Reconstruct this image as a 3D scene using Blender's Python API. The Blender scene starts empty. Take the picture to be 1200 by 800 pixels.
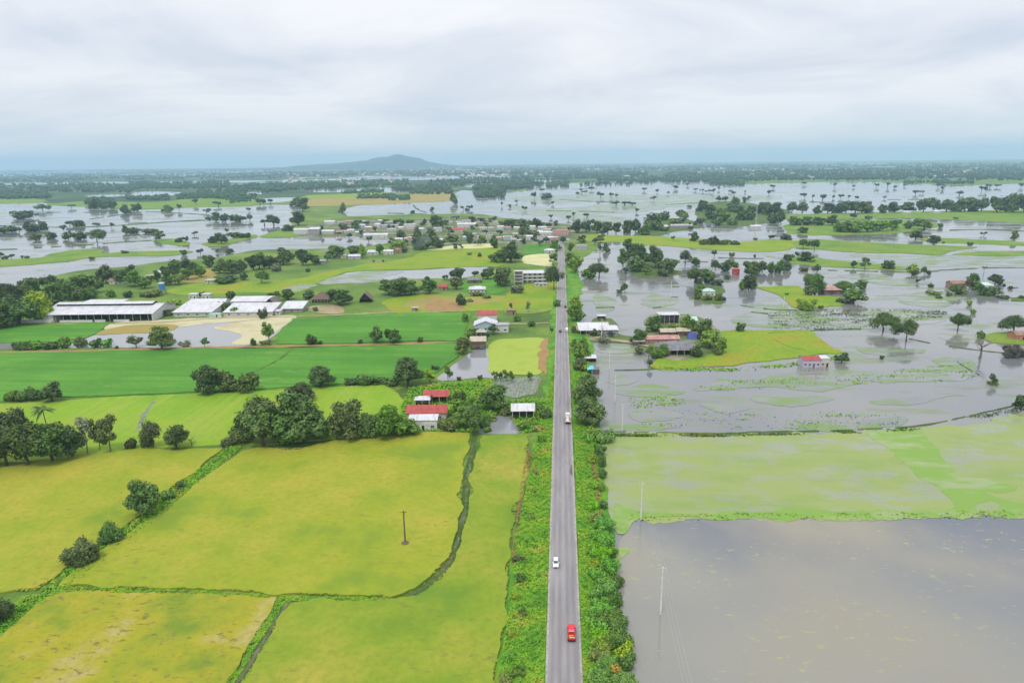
import bpy, bmesh, math, random
import numpy as np
from mathutils import Vector, Matrix
R_ = math.radians
random.seed(7); rng = np.random.default_rng(7)
scene = bpy.context.scene
col = scene.collection

# ------------------------------------------------------------------ camera
F_PX, CAM_H = 800.0, 108.0
PITCH, YAW, ROLL = math.atan((400-188.6)/F_PX), R_(4.115), R_(-0.67)
cam_d = bpy.data.cameras.new('camera'); cam = bpy.data.objects.new('camera', cam_d); col.objects.link(cam)
cam_d.sensor_width = 36.0; cam_d.lens = F_PX/1200*36; cam_d.clip_start = 1; cam_d.clip_end = 60000
CAM_R = Matrix.Rotation(YAW, 3, 'Z') @ Matrix.Rotation(math.pi/2-PITCH, 3, 'X') @ Matrix.Rotation(ROLL, 3, 'Z')
cam.matrix_world = Matrix.Translation((0, 0, CAM_H)) @ CAM_R.to_4x4()
scene.camera = cam
# ------------------------------------------------------------------ sky, sun, exposure
SUN_EL, SUN_AZ = R_(62), R_(200)          # azimuth measured clockwise from +Y
w = bpy.data.worlds.new('World'); scene.world = w; w.use_nodes = True
nt = w.node_tree; N = nt.nodes; L = nt.links; N.clear()
def nd(t, **k):
    n = N.new(t)
    for a, b in k.items(): setattr(n, a, b)
    return n
out = nd('ShaderNodeOutputWorld')
sky = nd('ShaderNodeTexSky', sky_type='NISHITA', sun_disc=False, sun_elevation=SUN_EL, sun_rotation=SUN_AZ)
bg1 = nd('ShaderNodeBackground'); bg1.inputs[1].default_value = 0.15
L.new(sky.outputs[0], bg1.inputs[0])
tc = nd('ShaderNodeTexCoord'); sep = nd('ShaderNodeSeparateXYZ'); L.new(tc.outputs['Generated'], sep.inputs[0])
# clouds lie on a high flat layer: direction divided by its elevation
zc = nd('ShaderNodeMath', operation='MAXIMUM'); zc.inputs[1].default_value = 0.0; L.new(sep.outputs['Z'], zc.inputs[0])
za = nd('ShaderNodeMath', operation='ADD'); za.inputs[1].default_value = 0.22; L.new(zc.outputs[0], za.inputs[0])
dv = nd('ShaderNodeVectorMath', operation='DIVIDE')
cz = nd('ShaderNodeCombineXYZ')
for i in range(3): L.new(za.outputs[0], cz.inputs[i])
L.new(tc.outputs['Generated'], dv.inputs[0]); L.new(cz.outputs[0], dv.inputs[1])
n1 = nd('ShaderNodeTexNoise'); n1.inputs['Scale'].default_value = 1.25; n1.inputs['Detail'].default_value = 7; n1.inputs['Roughness'].default_value = 0.56
n1.inputs['Distortion'].default_value = 0.5
mp = nd('ShaderNodeMapping'); mp.inputs['Scale'].default_value = (0.9, 1.15, 0.2); mp.inputs['Location'].default_value = (3.1, 7.7, 0)
L.new(dv.outputs[0], mp.inputs[0]); L.new(mp.outputs[0], n1.inputs['Vector'])
cr = nd('ShaderNodeValToRGB')
cr.color_ramp.elements[0].position = 0.30; cr.color_ramp.elements[0].color = (0.545, 0.585, 0.665, 1)
cr.color_ramp.elements[1].position = 0.62; cr.color_ramp.elements[1].color = (0.755, 0.755, 0.785, 1)
L.new(n1.outputs['Fac'], cr.inputs[0])
bg2 = nd('ShaderNodeBackground'); bg2.inputs[1].default_value = 0.92
L.new(cr.outputs[0], bg2.inputs[0])
# an overcast sky is brightest overhead
zs = nd('ShaderNodeMath', operation='MULTIPLY_ADD'); zs.inputs[1].default_value = 0.65; zs.inputs[2].default_value = 0.95; L.new(zc.outputs[0], zs.inputs[0]); L.new(zs.outputs[0], bg2.inputs[1])
n2 = nd('ShaderNodeTexNoise'); n2.inputs['Scale'].default_value = 3.0; n2.inputs['Detail'].default_value = 4
mp2 = nd('ShaderNodeMapping'); mp2.inputs['Scale'].default_value = (1, 1, 9); L.new(tc.outputs['Generated'], mp2.inputs[0]); L.new(mp2.outputs[0], n2.inputs['Vector'])
# cloud cover is total overhead and breaks up into a clear pale band low on the horizon
ms = nd('ShaderNodeMath', operation='MULTIPLY_ADD'); ms.inputs[1].default_value = 0.05; L.new(n2.outputs['Fac'], ms.inputs[0]); L.new(sep.outputs['Z'], ms.inputs[2])
mr = nd('ShaderNodeMapRange', interpolation_type='SMOOTHSTEP'); mr.inputs['From Min'].default_value = 0.022; mr.inputs['From Max'].default_value = 0.10
mr.inputs['To Min'].default_value = 0.66; mr.inputs['To Max'].default_value = 0.97
L.new(ms.outputs[0], mr.inputs['Value'])
mx = nd('ShaderNodeMixShader'); L.new(mr.outputs[0], mx.inputs[0]); L.new(bg1.outputs[0], mx.inputs[1]); L.new(bg2.outputs[0], mx.inputs[2])
L.new(mx.outputs[0], out.inputs['Surface'])
sd = bpy.data.lights.new('sun', 'SUN'); sd.energy = 1.5; sd.angle = R_(14); sd.color = (1, 0.96, 0.9)
sun = bpy.data.objects.new('sun', sd); col.objects.link(sun)
sdir = Vector((math.sin(SUN_AZ)*math.cos(SUN_EL), math.cos(SUN_AZ)*math.cos(SUN_EL), math.sin(SUN_EL)))
sun.rotation_euler = sdir.to_track_quat('Z', 'Y').to_euler(); sun.location = (0, 0, 300)
scene.view_settings.view_transform = 'Standard'; scene.view_settings.look = 'None'
scene.view_settings.exposure = 0.28; scene.view_settings.gamma = 1.0; scene.view_settings.use_curve_mapping = False
scene.render.engine = 'CYCLES'
cy = scene.cycles; cy.use_denoising = True; cy.max_bounces = 6; cy.diffuse_bounces = 2; cy.glossy_bounces = 2
cy.transparent_max_bounces = 4; cy.volume_bounces = 1; cy.use_adaptive_sampling = False

# ------------------------------------------------------------------ pixel <-> ground (photo pixels, 1200 x 800)
def ray(px, py): return CAM_R @ Vector(((px-600)/F_PX, (400-py)/F_PX, -1.0))
def at(px, py, z=0.0):
    d = ray(px, py)
    t = (CAM_H-z)/-d.z if d.z < -1e-4 else 22000
    t = min(t, 21500)
    return Vector((d.x*t, d.y*t, z))
CAM_I = CAM_R.transposed()
def proj(p):
    q = CAM_I @ (Vector(p)-Vector((0, 0, CAM_H)))
    return 600-F_PX*q.x/q.z, 400+F_PX*q.y/q.z
def mpp(p):                                # metres per photo pixel at a world point
    return -(CAM_I @ (Vector(p)-Vector((0, 0, CAM_H)))).z/F_PX
def height_to(p, py):                      # height above p that reaches row py
    lo, hi = 0.0, 400.0
    for _ in range(40):
        m = (lo+hi)/2
        if proj((p.x, p.y, p.z+m))[1] > py: lo = m
        else: hi = m
    return lo

# ------------------------------------------------------------------ materials
MATS = {}
def new_mat(name):
    m = bpy.data.materials.new(name); m.use_nodes = True; MATS[name] = m
    t = m.node_tree; b = t.nodes['Principled BSDF']
    return m, t, b
def c4(c): return (c[0], c[1], c[2], 1)
def noise(t, vec, scale, detail=4, rough=0.55, mscale=None, rot=0.0, loc=(0, 0, 0)):
    if mscale or rot or any(loc):
        mp = t.nodes.new('ShaderNodeMapping'); mp.inputs['Scale'].default_value = mscale or (1, 1, 1)
        mp.inputs['Rotation'].default_value = (0, 0, rot); mp.inputs['Location'].default_value = loc
        t.links.new(vec, mp.inputs[0]); vec = mp.outputs[0]
    n = t.nodes.new('ShaderNodeTexNoise'); n.inputs['Scale'].default_value = scale
    n.inputs['Detail'].default_value = detail; n.inputs['Roughness'].default_value = rough
    t.links.new(vec, n.inputs['Vector']); return n.outputs['Fac']
def ramp(t, fac, stops):
    r = t.nodes.new('ShaderNodeValToRGB'); e = r.color_ramp.elements
    while len(e) < len(stops): e.new(0.5)
    for i, (p, c) in enumerate(stops): e[i].position = p; e[i].color = c4(c) if len(c) == 3 else c
    t.links.new(fac, r.inputs[0]); return r.outputs['Color']
def step(t, fac, a, b):
    m = t.nodes.new('ShaderNodeMapRange'); m.inputs['From Min'].default_value = a; m.inputs['From Max'].default_value = b
    t.links.new(fac, m.inputs['Value']); return m.outputs[0]
def mixc(t, fac, a, b, mode='MIX'):
    m = t.nodes.new('ShaderNodeMix'); m.data_type = 'RGBA'; m.blend_type = mode
    for sock, v in ((m.inputs[0], fac), (m.inputs[6], a), (m.inputs[7], b)):
        if hasattr(v, 'is_output'): t.links.new(v, sock)
        elif isinstance(v, (int, float)): sock.default_value = v
        else: sock.default_value = c4(v)
    return m.outputs[2]
def objco(t, kind='Object'):
    n = t.nodes.new('ShaderNodeTexCoord'); return n.outputs[kind]
def bump(t, b, fac, strength, dist):
    n = t.nodes.new('ShaderNodeBump'); n.inputs['Strength'].default_value = strength; n.inputs['Distance'].default_value = dist
    t.links.new(fac, n.inputs['Height']); t.links.new(n.outputs[0], b.inputs['Normal'])
def matte(b, r=0.8, s=0.15):
    b.inputs['Roughness'].default_value = r; b.inputs['Specular IOR Level'].default_value = s
def soil_mat(name, stops, big=0.03, fine=0.9, finec=None, finea=(0.5, 0.7), dents=None, streak=None, amt=0.6, bmp=0.5, dsc=0.16):
    m, t, b = new_mat(name); v = objco(t)
    n = noise(t, v, big, 6, 0.6)
    c = ramp(t, n, stops)
    if streak:
        s = noise(t, v, 1.0, 3, 0.6, mscale=streak[0], rot=streak[1])
        c = mixc(t, step(t, s, 0.45, 0.7), c, streak[2])
    if dents:
        d = noise(t, v, dsc, 5, 0.65, mscale=(1, 2.2, 1)); g = noise(t, v, 0.02, 2, 0.5, loc=(40, 9, 0))
        mu = t.nodes.new('ShaderNodeMath'); mu.operation = 'MULTIPLY'; t.links.new(step(t, d, 0.58, 0.66), mu.inputs[0]); t.links.new(step(t, g, 0.42, 0.56), mu.inputs[1])
        c = mixc(t, mu.outputs[0], c, dents)
    f = noise(t, v, fine, 4, 0.7)
    if finec:
        mu = t.nodes.new('ShaderNodeMath'); mu.operation = 'MULTIPLY'; mu.inputs[1].default_value = amt
        t.links.new(step(t, f, *finea), mu.inputs[0]); c = mixc(t, mu.outputs[0], c, finec)
    t.links.new(c, b.inputs['Base Color']); matte(b)
    bump(t, b, f, bmp, 0.35)
    return m
M_ground = soil_mat('meadow_ground', [(0.33, (0.07, 0.125, 0.025)), (0.48, (0.115, 0.20, 0.03)), (0.60, (0.17, 0.25, 0.04)), (0.70, (0.24, 0.24, 0.09))], big=0.018, fine=0.4, finec=(0.05, 0.10, 0.02), amt=0.75)
M_rice = soil_mat('ripe_rice', [(0.36, (0.165, 0.255, 0.022)), (0.46, (0.25, 0.305, 0.02)), (0.57, (0.315, 0.318, 0.032)), (0.70, (0.37, 0.325, 0.04))], big=0.03, fine=0.55,
                  finec=(0.20, 0.225, 0.02), finea=(0.42, 0.70), dents=(0.22, 0.22, 0.03), amt=0.5, bmp=0.35, dsc=0.30)
M_rice_g = soil_mat('greener_rice', [(0.34, (0.125, 0.225, 0.02)), (0.48, (0.20, 0.28, 0.02)), (0.59, (0.27, 0.295, 0.032)), (0.70, (0.345, 0.31, 0.045))], big=0.03, fine=0.55,
                    finec=(0.14, 0.195, 0.02), finea=(0.42, 0.70), dents=(0.17, 0.20, 0.03), amt=0.5, bmp=0.35, dsc=0.30)
M_rice_s = soil_mat('flattened_rice', [(0.34, (0.15, 0.23, 0.02)), (0.44, (0.25, 0.28, 0.02)), (0.54, (0.32, 0.30, 0.02)), (0.60, (0.345, 0.31, 0.06)), (0.65, (0.375, 0.325, 0.11)), (0.70, (0.33, 0.30, 0.04))], big=0.06, fine=0.7,
                    finec=(0.2, 0.18, 0.03), finea=(0.48, 0.72), dents=(0.17, 0.14, 0.045), amt=0.5, dsc=0.35, bmp=0.5)
M_emer = soil_mat('young_rice', [(0.32, (0.06, 0.185, 0.018)), (0.5, (0.085, 0.245, 0.022)), (0.68, (0.12, 0.285, 0.03))], big=0.02, fine=0.5, finec=(0.045, 0.17, 0.014), amt=0.6,
                  dents=(0.16, 0.26, 0.05), dsc=0.05, streak=((0.01, 0.22, 1), 0.03, (0.055, 0.19, 0.018)), bmp=0.35)
M_lime = soil_mat('lime_crop', [(0.34, (0.14, 0.30, 0.015)), (0.5, (0.20, 0.335, 0.018)), (0.64, (0.25, 0.33, 0.03)), (0.75, (0.24, 0.25, 0.05))], big=0.025, fine=0.5, finec=(0.12, 0.22, 0.02), amt=0.4,
                  streak=((0.35, 0.02, 1), 0.6, (0.26, 0.34, 0.04)), bmp=0.3)
M_limeg = soil_mat('lime_pasture', [(0.34, (0.15, 0.265, 0.015)), (0.5, (0.21, 0.30, 0.016)), (0.62, (0.27, 0.27, 0.02)), (0.74, (0.28, 0.2, 0.04))], big=0.035, fine=0.4, finec=(0.095, 0.165, 0.02), amt=0.7)
M_past = soil_mat('pasture', [(0.34, (0.10, 0.21, 0.02)), (0.5, (0.15, 0.255, 0.025)), (0.62, (0.20, 0.26, 0.035)), (0.72, (0.26, 0.22, 0.10))], big=0.03, fine=0.35, finec=(0.06, 0.125, 0.02), amt=0.75)
M_plain = soil_mat('scrub_plain', [(0.36, (0.025, 0.06, 0.025)), (0.5, (0.045, 0.095, 0.03)), (0.6, (0.085, 0.14, 0.045)), (0.70, (0.15, 0.19, 0.07))], big=0.0035, fine=0.03, finec=(0.025, 0.055, 0.022), amt=0.6)
M_straw = soil_mat('straw_field', [(0.36, (0.23, 0.22, 0.06)), (0.5, (0.30, 0.25, 0.07)), (0.66, (0.34, 0.24, 0.06))], big=0.012, fine=0.2, finec=(0.17, 0.18, 0.05), amt=0.4)
M_verge = soil_mat('verge_grass', [(0.32, (0.05, 0.17, 0.02)), (0.47, (0.085, 0.25, 0.02)), (0.58, (0.14, 0.29, 0.02)), (0.72, (0.27, 0.25, 0.05))], big=0.11, fine=1.2, finec=(0.04, 0.13, 0.015), amt=0.5)
M_bank = soil_mat('weedy_bank', [(0.34, (0.05, 0.11, 0.02)), (0.5, (0.075, 0.14, 0.022)), (0.62, (0.13, 0.16, 0.03)), (0.72, (0.17, 0.14, 0.08))], big=0.12, fine=1.0, finec=(0.03, 0.06, 0.015), amt=0.6)
M_mud = soil_mat('muddy_ditch', [(0.36, (0.07, 0.10, 0.03)), (0.5, (0.12, 0.13, 0.06)), (0.66, (0.20, 0.19, 0.14))], big=0.16, fine=1.0, finec=(0.06, 0.085, 0.03), amt=0.7)
M_dirt = soil_mat('dry_dirt', [(0.34, (0.23, 0.18, 0.08)), (0.5, (0.33, 0.27, 0.15)), (0.66, (0.40, 0.34, 0.22))], big=0.08, fine=0.6, finec=(0.15, 0.17, 0.05), amt=0.5)
M_rust = soil_mat('reddish_earth', [(0.36, (0.25, 0.17, 0.06)), (0.5, (0.36, 0.20, 0.09)), (0.66, (0.23, 0.22, 0.05))], big=0.1, fine=0.6, finec=(0.16, 0.15, 0.05), amt=0.5)
M_sand = soil_mat('pale_sand', [(0.36, (0.42, 0.37, 0.20)), (0.5, (0.52, 0.47, 0.30)), (0.66, (0.46, 0.44, 0.22))], big=0.03, fine=0.4, finec=(0.34, 0.33, 0.14), amt=0.3)
M_paley = soil_mat('pale_stubble', [(0.36, (0.48, 0.48, 0.22)), (0.5, (0.56, 0.54, 0.28)), (0.66, (0.50, 0.50, 0.22))], big=0.03, fine=0.2, finec=(0.36, 0.38, 0.14), amt=0.3)
M_yard = soil_mat('village_yard', [(0.38, (0.075, 0.13, 0.035)), (0.52, (0.13, 0.17, 0.06)), (0.60, (0.27, 0.23, 0.17)), (0.68, (0.35, 0.29, 0.23))], big=0.04, fine=0.3, finec=(0.1, 0.13, 0.05), amt=0.6)
M_duck = soil_mat('duckweed', [(0.36, (0.27, 0.36, 0.045)), (0.5, (0.32, 0.39, 0.06)), (0.66, (0.28, 0.38, 0.05))], big=0.06, fine=0.5, finec=(0.24, 0.33, 0.05), amt=0.3, bmp=0.1)
M_hill = soil_mat('forested_hill', [(0.35, (0.02, 0.045, 0.03)), (0.55, (0.035, 0.07, 0.035)), (0.72, (0.13, 0.12, 0.08))], big=0.0012, fine=0.01, finec=(0.02, 0.04, 0.025))
M_stones = soil_mat('seed_bed_cover', [(0.36, (0.09, 0.12, 0.07)), (0.5, (0.25, 0.27, 0.24)), (0.64, (0.12, 0.16, 0.06))], big=0.4, fine=1.4, finec=(0.42, 0.44, 0.42), amt=0.6, streak=((1.6, 0.05, 1), 0.0, (0.10, 0.14, 0.05)))

def water_mat(name, base=((0.165, 0.17, 0.18), (0.21, 0.205, 0.19)), algae=(0.20, 0.26, 0.09), big=0.008, cover=(0.56, 0.75), fine=0.09, flecks=None, amt=0.6, mscale=(0.7, 1.6, 1), brown=None, second=None):
    m, t, b = new_mat(name); v = objco(t)
    c = ramp(t, noise(t, v, big, 3, 0.5), [(0.38, base[0]), (0.62, base[1])])
    if brown:       # base colour turns darker and bluer towards the far weed edge
        sy = t.nodes.new('ShaderNodeSeparateXYZ'); t.links.new(v, sy.inputs[0]); wob = noise(t, v, 0.02, 4, 0.6, loc=(21, 4, 0))
        ma = t.nodes.new('ShaderNodeMath'); ma.operation = 'MULTIPLY_ADD'; ma.inputs[1].default_value = 60.0; t.links.new(wob, ma.inputs[0]); t.links.new(sy.outputs['Y'], ma.inputs[2])
        c = mixc(t, step(t, ma.outputs[0], at(800, 668).y+30, at(800, 608).y+34), c, (0.115, 0.125, 0.145))
        c = mixc(t, step(t, noise(t, v, 0.016, 4, 0.5, loc=(11, 3, 0)), 0.46, 0.66), c, brown)
    a1 = noise(t, v, big*1.8, 5, 0.6, loc=(17, 5, 0), mscale=mscale); a2 = noise(t, v, fine, 5, 0.65, mscale=(0.6, 1.8, 1))
    ad = t.nodes.new('ShaderNodeMath'); ad.operation = 'MULTIPLY_ADD'; ad.inputs[1].default_value = 0.45
    t.links.new(a2, ad.inputs[0]); t.links.new(a1, ad.inputs[2])
    su = t.nodes.new('ShaderNodeMath'); su.operation = 'SUBTRACT'; su.inputs[1].default_value = 0.225; t.links.new(ad.outputs[0], su.inputs[0])
    k = t.nodes.new('ShaderNodeMath'); k.operation = 'MULTIPLY'; k.inputs[1].default_value = amt; t.links.new(step(t, su.outputs[0], *cover), k.inputs[0])
    fac = k.outputs[0]
    if flecks:
        fl = step(t, noise(t, v, 0.55, 3, 0.7, mscale=(0.5, 1, 1)), flecks[0], flecks[0]+0.05); pa = step(t, noise(t, v, 0.05, 3, 0.6, loc=(2, 8, 0)), 0.46, 0.62)
        mu = t.nodes.new('ShaderNodeMath'); mu.operation = 'MULTIPLY'; t.links.new(fl, mu.inputs[0]); t.links.new(pa, mu.inputs[1])
        mxx = t.nodes.new('ShaderNodeMath'); mxx.operation = 'MAXIMUM'; t.links.new(fac, mxx.inputs[0]); t.links.new(mu.outputs[0], mxx.inputs[1]); fac = mxx.outputs[0]
    if second: algae = mixc(t, step(t, noise(t, v, 0.06, 6, 0.68, mscale=(0.6, 1.5, 1), loc=(60, 2, 0)), 0.47, 0.66), algae, second)
    t.links.new(mixc(t, fac, c, algae), b.inputs['Base Color'])
    wind = ramp(t, noise(t, v, 0.02, 4, 0.6, mscale=(0.35, 1.6, 1), loc=(5, 50, 0)), [(0.42, (0.02, 0.02, 0.02)), (0.62, (0.16, 0.16, 0.16))])
    t.links.new(mixc(t, fac, wind, (0.75, 0.75, 0.75)), b.inputs['Roughness'])
    b.inputs['IOR'].default_value = 1.6
    bump(t, b, noise(t, v, 1.2, 2, 0.5), 0.03, 0.05)
    return m
M_water = water_mat('flood_water', algae=(0.15, 0.215, 0.065), big=0.011, cover=(0.545, 0.64), fine=0.07, amt=0.55, mscale=(0.6, 1.9, 1))
M_wbrown = water_mat('brown_flood_water', base=((0.165, 0.17, 0.175), (0.255, 0.245, 0.195)), algae=(0.30, 0.33, 0.13), cover=(0.74, 0.86), flecks=(0.605,), brown=(0.25, 0.225, 0.165), amt=0.7)
M_wpond = water_mat('pond_water', base=((0.23, 0.235, 0.25), (0.25, 0.25, 0.25)), cover=(0.7, 0.9))
M_walgae = water_mat('algae_water', base=((0.215, 0.24, 0.16), (0.25, 0.27, 0.17)), algae=(0.24, 0.305, 0.062), big=0.03, cover=(0.33, 0.52), fine=0.2, amt=0.88, mscale=(0.8, 1.4, 1), second=(0.185, 0.275, 0.04))
M_walgae2 = water_mat('bright_algae', base=((0.24, 0.30, 0.10), (0.26, 0.32, 0.09)), algae=(0.165, 0.30, 0.03), big=0.03, cover=(0.33, 0.52), fine=0.16, amt=0.95)
M_wveg = water_mat('weedy_shallows', algae=(0.15, 0.25, 0.05), big=0.03, cover=(0.43, 0.60), fine=0.2, amt=0.85, mscale=(0.6, 1.8, 1))

def plain(name, c, r=0.6, s=0.3, var=0.25, sc=0.8, metal=0.0, rib=None):
    m, t, b = new_mat(name); v = objco(t)
    n = noise(t, v, sc, 5, 0.65)
    lo = tuple(x*(1-var) for x in c); hi = tuple(min(0.95, x*(1+var*0.5)) for x in c)
    t.links.new(ramp(t, n, [(0.35, lo), (0.62, hi)]), b.inputs['Base Color'])
    b.inputs['Roughness'].default_value = r; b.inputs['Specular IOR Level'].default_value = s; b.inputs['Metallic'].default_value = metal
    if rib:
        st = noise(t, v, 1.0, 4, 0.7, mscale=(0.9, 0.12, 0.3), loc=(3, 1, 0)); cc = b.inputs['Base Color'].links[0].from_socket
        kk = t.nodes.new('ShaderNodeMath'); kk.operation = 'MULTIPLY'; kk.inputs[1].default_value = 0.75; t.links.new(step(t, st, 0.5, 0.72), kk.inputs[0])
        t.links.new(mixc(t, kk.outputs[0], cc, (c[0]*0.55, c[1]*0.46, c[2]*0.38)), b.inputs['Base Color'])
        wv = t.nodes.new('ShaderNodeTexWave'); wv.inputs['Scale'].default_value = rib[0]; wv.bands_direction = rib[1]
        t.links.new(v, wv.inputs['Vector']); bump(t, b, wv.outputs['Fac'], 0.5, 0.06)
    return m
B_white = plain('white_plaster', (0.60, 0.59, 0.56)); B_cream = plain('cream_plaster', (0.55, 0.50, 0.40)); B_grey = plain('grey_block', (0.33, 0.32, 0.31))
B_pink = plain('pink_plaster', (0.58, 0.30, 0.31)); B_lilac = plain('lilac_plaster', (0.50, 0.45, 0.55)); B_blue = plain('pale_blue_plaster', (0.40, 0.50, 0.56)); B_orange = plain('orange_plaster', (0.50, 0.22, 0.12))
B_red = plain('red_plaster', (0.50, 0.08, 0.06)); B_brick = plain('brick_wall', (0.36, 0.22, 0.16))
Z_white = plain('white_metal_roof', (0.60, 0.60, 0.63), 0.45, 0.4, 0.14, 0.15, rib=(1.2, 'X')); Z_grey = plain('grey_metal_roof', (0.40, 0.40, 0.42), 0.5, 0.4, 0.3, 0.3, rib=(1.2, 'X'))
Z_red = plain('red_metal_roof', (0.42, 0.07, 0.06), 0.5, 0.4, 0.25, 0.3, rib=(1.2, 'X')); Z_rust = plain('rusty_metal_roof', (0.33, 0.20, 0.15), 0.7, 0.2, 0.4, 0.4, rib=(1.2, 'X'))
Z_dark = plain('weathered_grey_roof', (0.20, 0.20, 0.21), 0.6, 0.3, 0.35, 0.4, rib=(1.2, 'X')); Z_thatch = plain('thatch', (0.20, 0.165, 0.125), 0.95, 0.05, 0.4, 1.4); Z_thatch2 = plain('brown_thatch', (0.17, 0.125, 0.095), 0.95, 0.05, 0.4, 1.4)
Z_tan = plain('tan_roof', (0.46, 0.40, 0.31), 0.7, 0.2, 0.25, 0.4); Z_pink = plain('faded_pink_roof', (0.50, 0.27, 0.24), 0.6, 0.2, 0.3, 0.3, rib=(1.2, 'X')); Z_mint = plain('mint_roof', (0.45, 0.60, 0.52), 0.5, 0.3, 0.2, 0.3)
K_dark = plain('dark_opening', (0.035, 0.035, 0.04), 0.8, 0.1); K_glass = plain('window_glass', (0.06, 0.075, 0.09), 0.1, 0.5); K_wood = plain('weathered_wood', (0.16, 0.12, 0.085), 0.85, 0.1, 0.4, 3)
K_conc = plain('pale_concrete', (0.66, 0.64, 0.60), 0.8, 0.2, 0.2, 1.5); K_steel = plain('galvanised_steel', (0.5, 0.5, 0.52), 0.4, 0.5); K_blue = plain('blue_tank', (0.06, 0.22, 0.48), 0.5, 0.3)
K_cyan = plain('cyan_tarpaulin', (0.12, 0.55, 0.66), 0.6, 0.2); K_navy = plain('blue_tarpaulin', (0.08, 0.11, 0.36), 0.6, 0.2); K_black = plain('black_rubber', (0.02, 0.02, 0.022), 0.8, 0.2)
C_white = plain('white_car_paint', (0.78, 0.78, 0.78), 0.25, 0.5, 0.05); C_red = plain('red_car_paint', (0.66, 0.02, 0.045), 0.25, 0.5, 0.08); C_dark = plain('dark_car_paint', (0.03, 0.035, 0.045), 0.25, 0.5, 0.1)
C_orange = plain('orange_cargo', (0.66, 0.20, 0.03), 0.7, 0.2, 0.35, 3); C_pale = plain('pale_canvas', (0.62, 0.53, 0.48), 0.8, 0.1, 0.2, 1.5); C_tail = plain('tail_lamp_red', (0.4, 0.01, 0.01), 0.3, 0.5); C_lamp = plain('headlamp_clear', (0.7, 0.7, 0.68), 0.15, 0.5)
K_bark = plain('bark', (0.115, 0.09, 0.07), 0.9, 0.05, 0.35, 4); K_barkp = plain('pale_bark', (0.20, 0.17, 0.14), 0.9, 0.05, 0.3, 4)

def leaf_mat(name, c, tint):
    c = tuple(x*1.4 for x in c); tint = tuple(x*1.45 for x in tint)
    m, t, b = new_mat(name); v = objco(t)
    oi = t.nodes.new('ShaderNodeObjectInfo')
    n = noise(t, v, 5.0, 3, 0.6)
    cc = mixc(t, step(t, n, 0.38, 0.66), tuple(x*0.62 for x in c), tint)
    hv = t.nodes.new('ShaderNodeHueSaturation')
    for s, a, bb in (('Value', 0.8, 1.22), ('Hue', 0.485, 0.512), ('Saturation', 0.85, 1.08)):
        q = t.nodes.new('ShaderNodeMapRange'); q.inputs['To Min'].default_value = a; q.inputs['To Max'].default_value = bb
        if s == 'Hue':
            w_ = t.nodes.new('ShaderNodeMath'); w_.operation = 'PINGPONG'; w_.inputs[1].default_value = 0.37; t.links.new(oi.outputs['Random'], w_.inputs[0]); q.inputs['From Max'].default_value = 0.37
            t.links.new(w_.outputs[0], q.inputs['Value'])
        else: t.links.new(oi.outputs['Random'], q.inputs['Value'])
        t.links.new(q.outputs[0], hv.inputs[s])
    t.links.new(cc, hv.inputs['Color']); t.links.new(hv.outputs[0], b.inputs['Base Color']); matte(b, 0.7, 0.2)
    return m
LEAF = dict(d=leaf_mat('dark_leaves', (0.043, 0.08, 0.022), (0.085, 0.135, 0.03)), m=leaf_mat('green_leaves', (0.06, 0.13, 0.022), (0.115, 0.205, 0.03)),
            y=leaf_mat('yellow_green_leaves', (0.13, 0.23, 0.02), (0.23, 0.33, 0.03)), o=leaf_mat('olive_leaves', (0.072, 0.105, 0.03), (0.13, 0.165, 0.045)),
            p=leaf_mat('pale_leaves', (0.12, 0.16, 0.08), (0.20, 0.22, 0.14)), b=leaf_mat('bright_leaves', (0.09, 0.26, 0.018), (0.16, 0.37, 0.03)),
            r=leaf_mat('dry_leaves', (0.27, 0.18, 0.04), (0.38, 0.29, 0.07)), k=leaf_mat('brown_twigs', (0.09, 0.08, 0.055), (0.14, 0.12, 0.09)))
M_far = leaf_mat('far_canopy', (0.025, 0.055, 0.028), (0.045, 0.085, 0.035))

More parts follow.
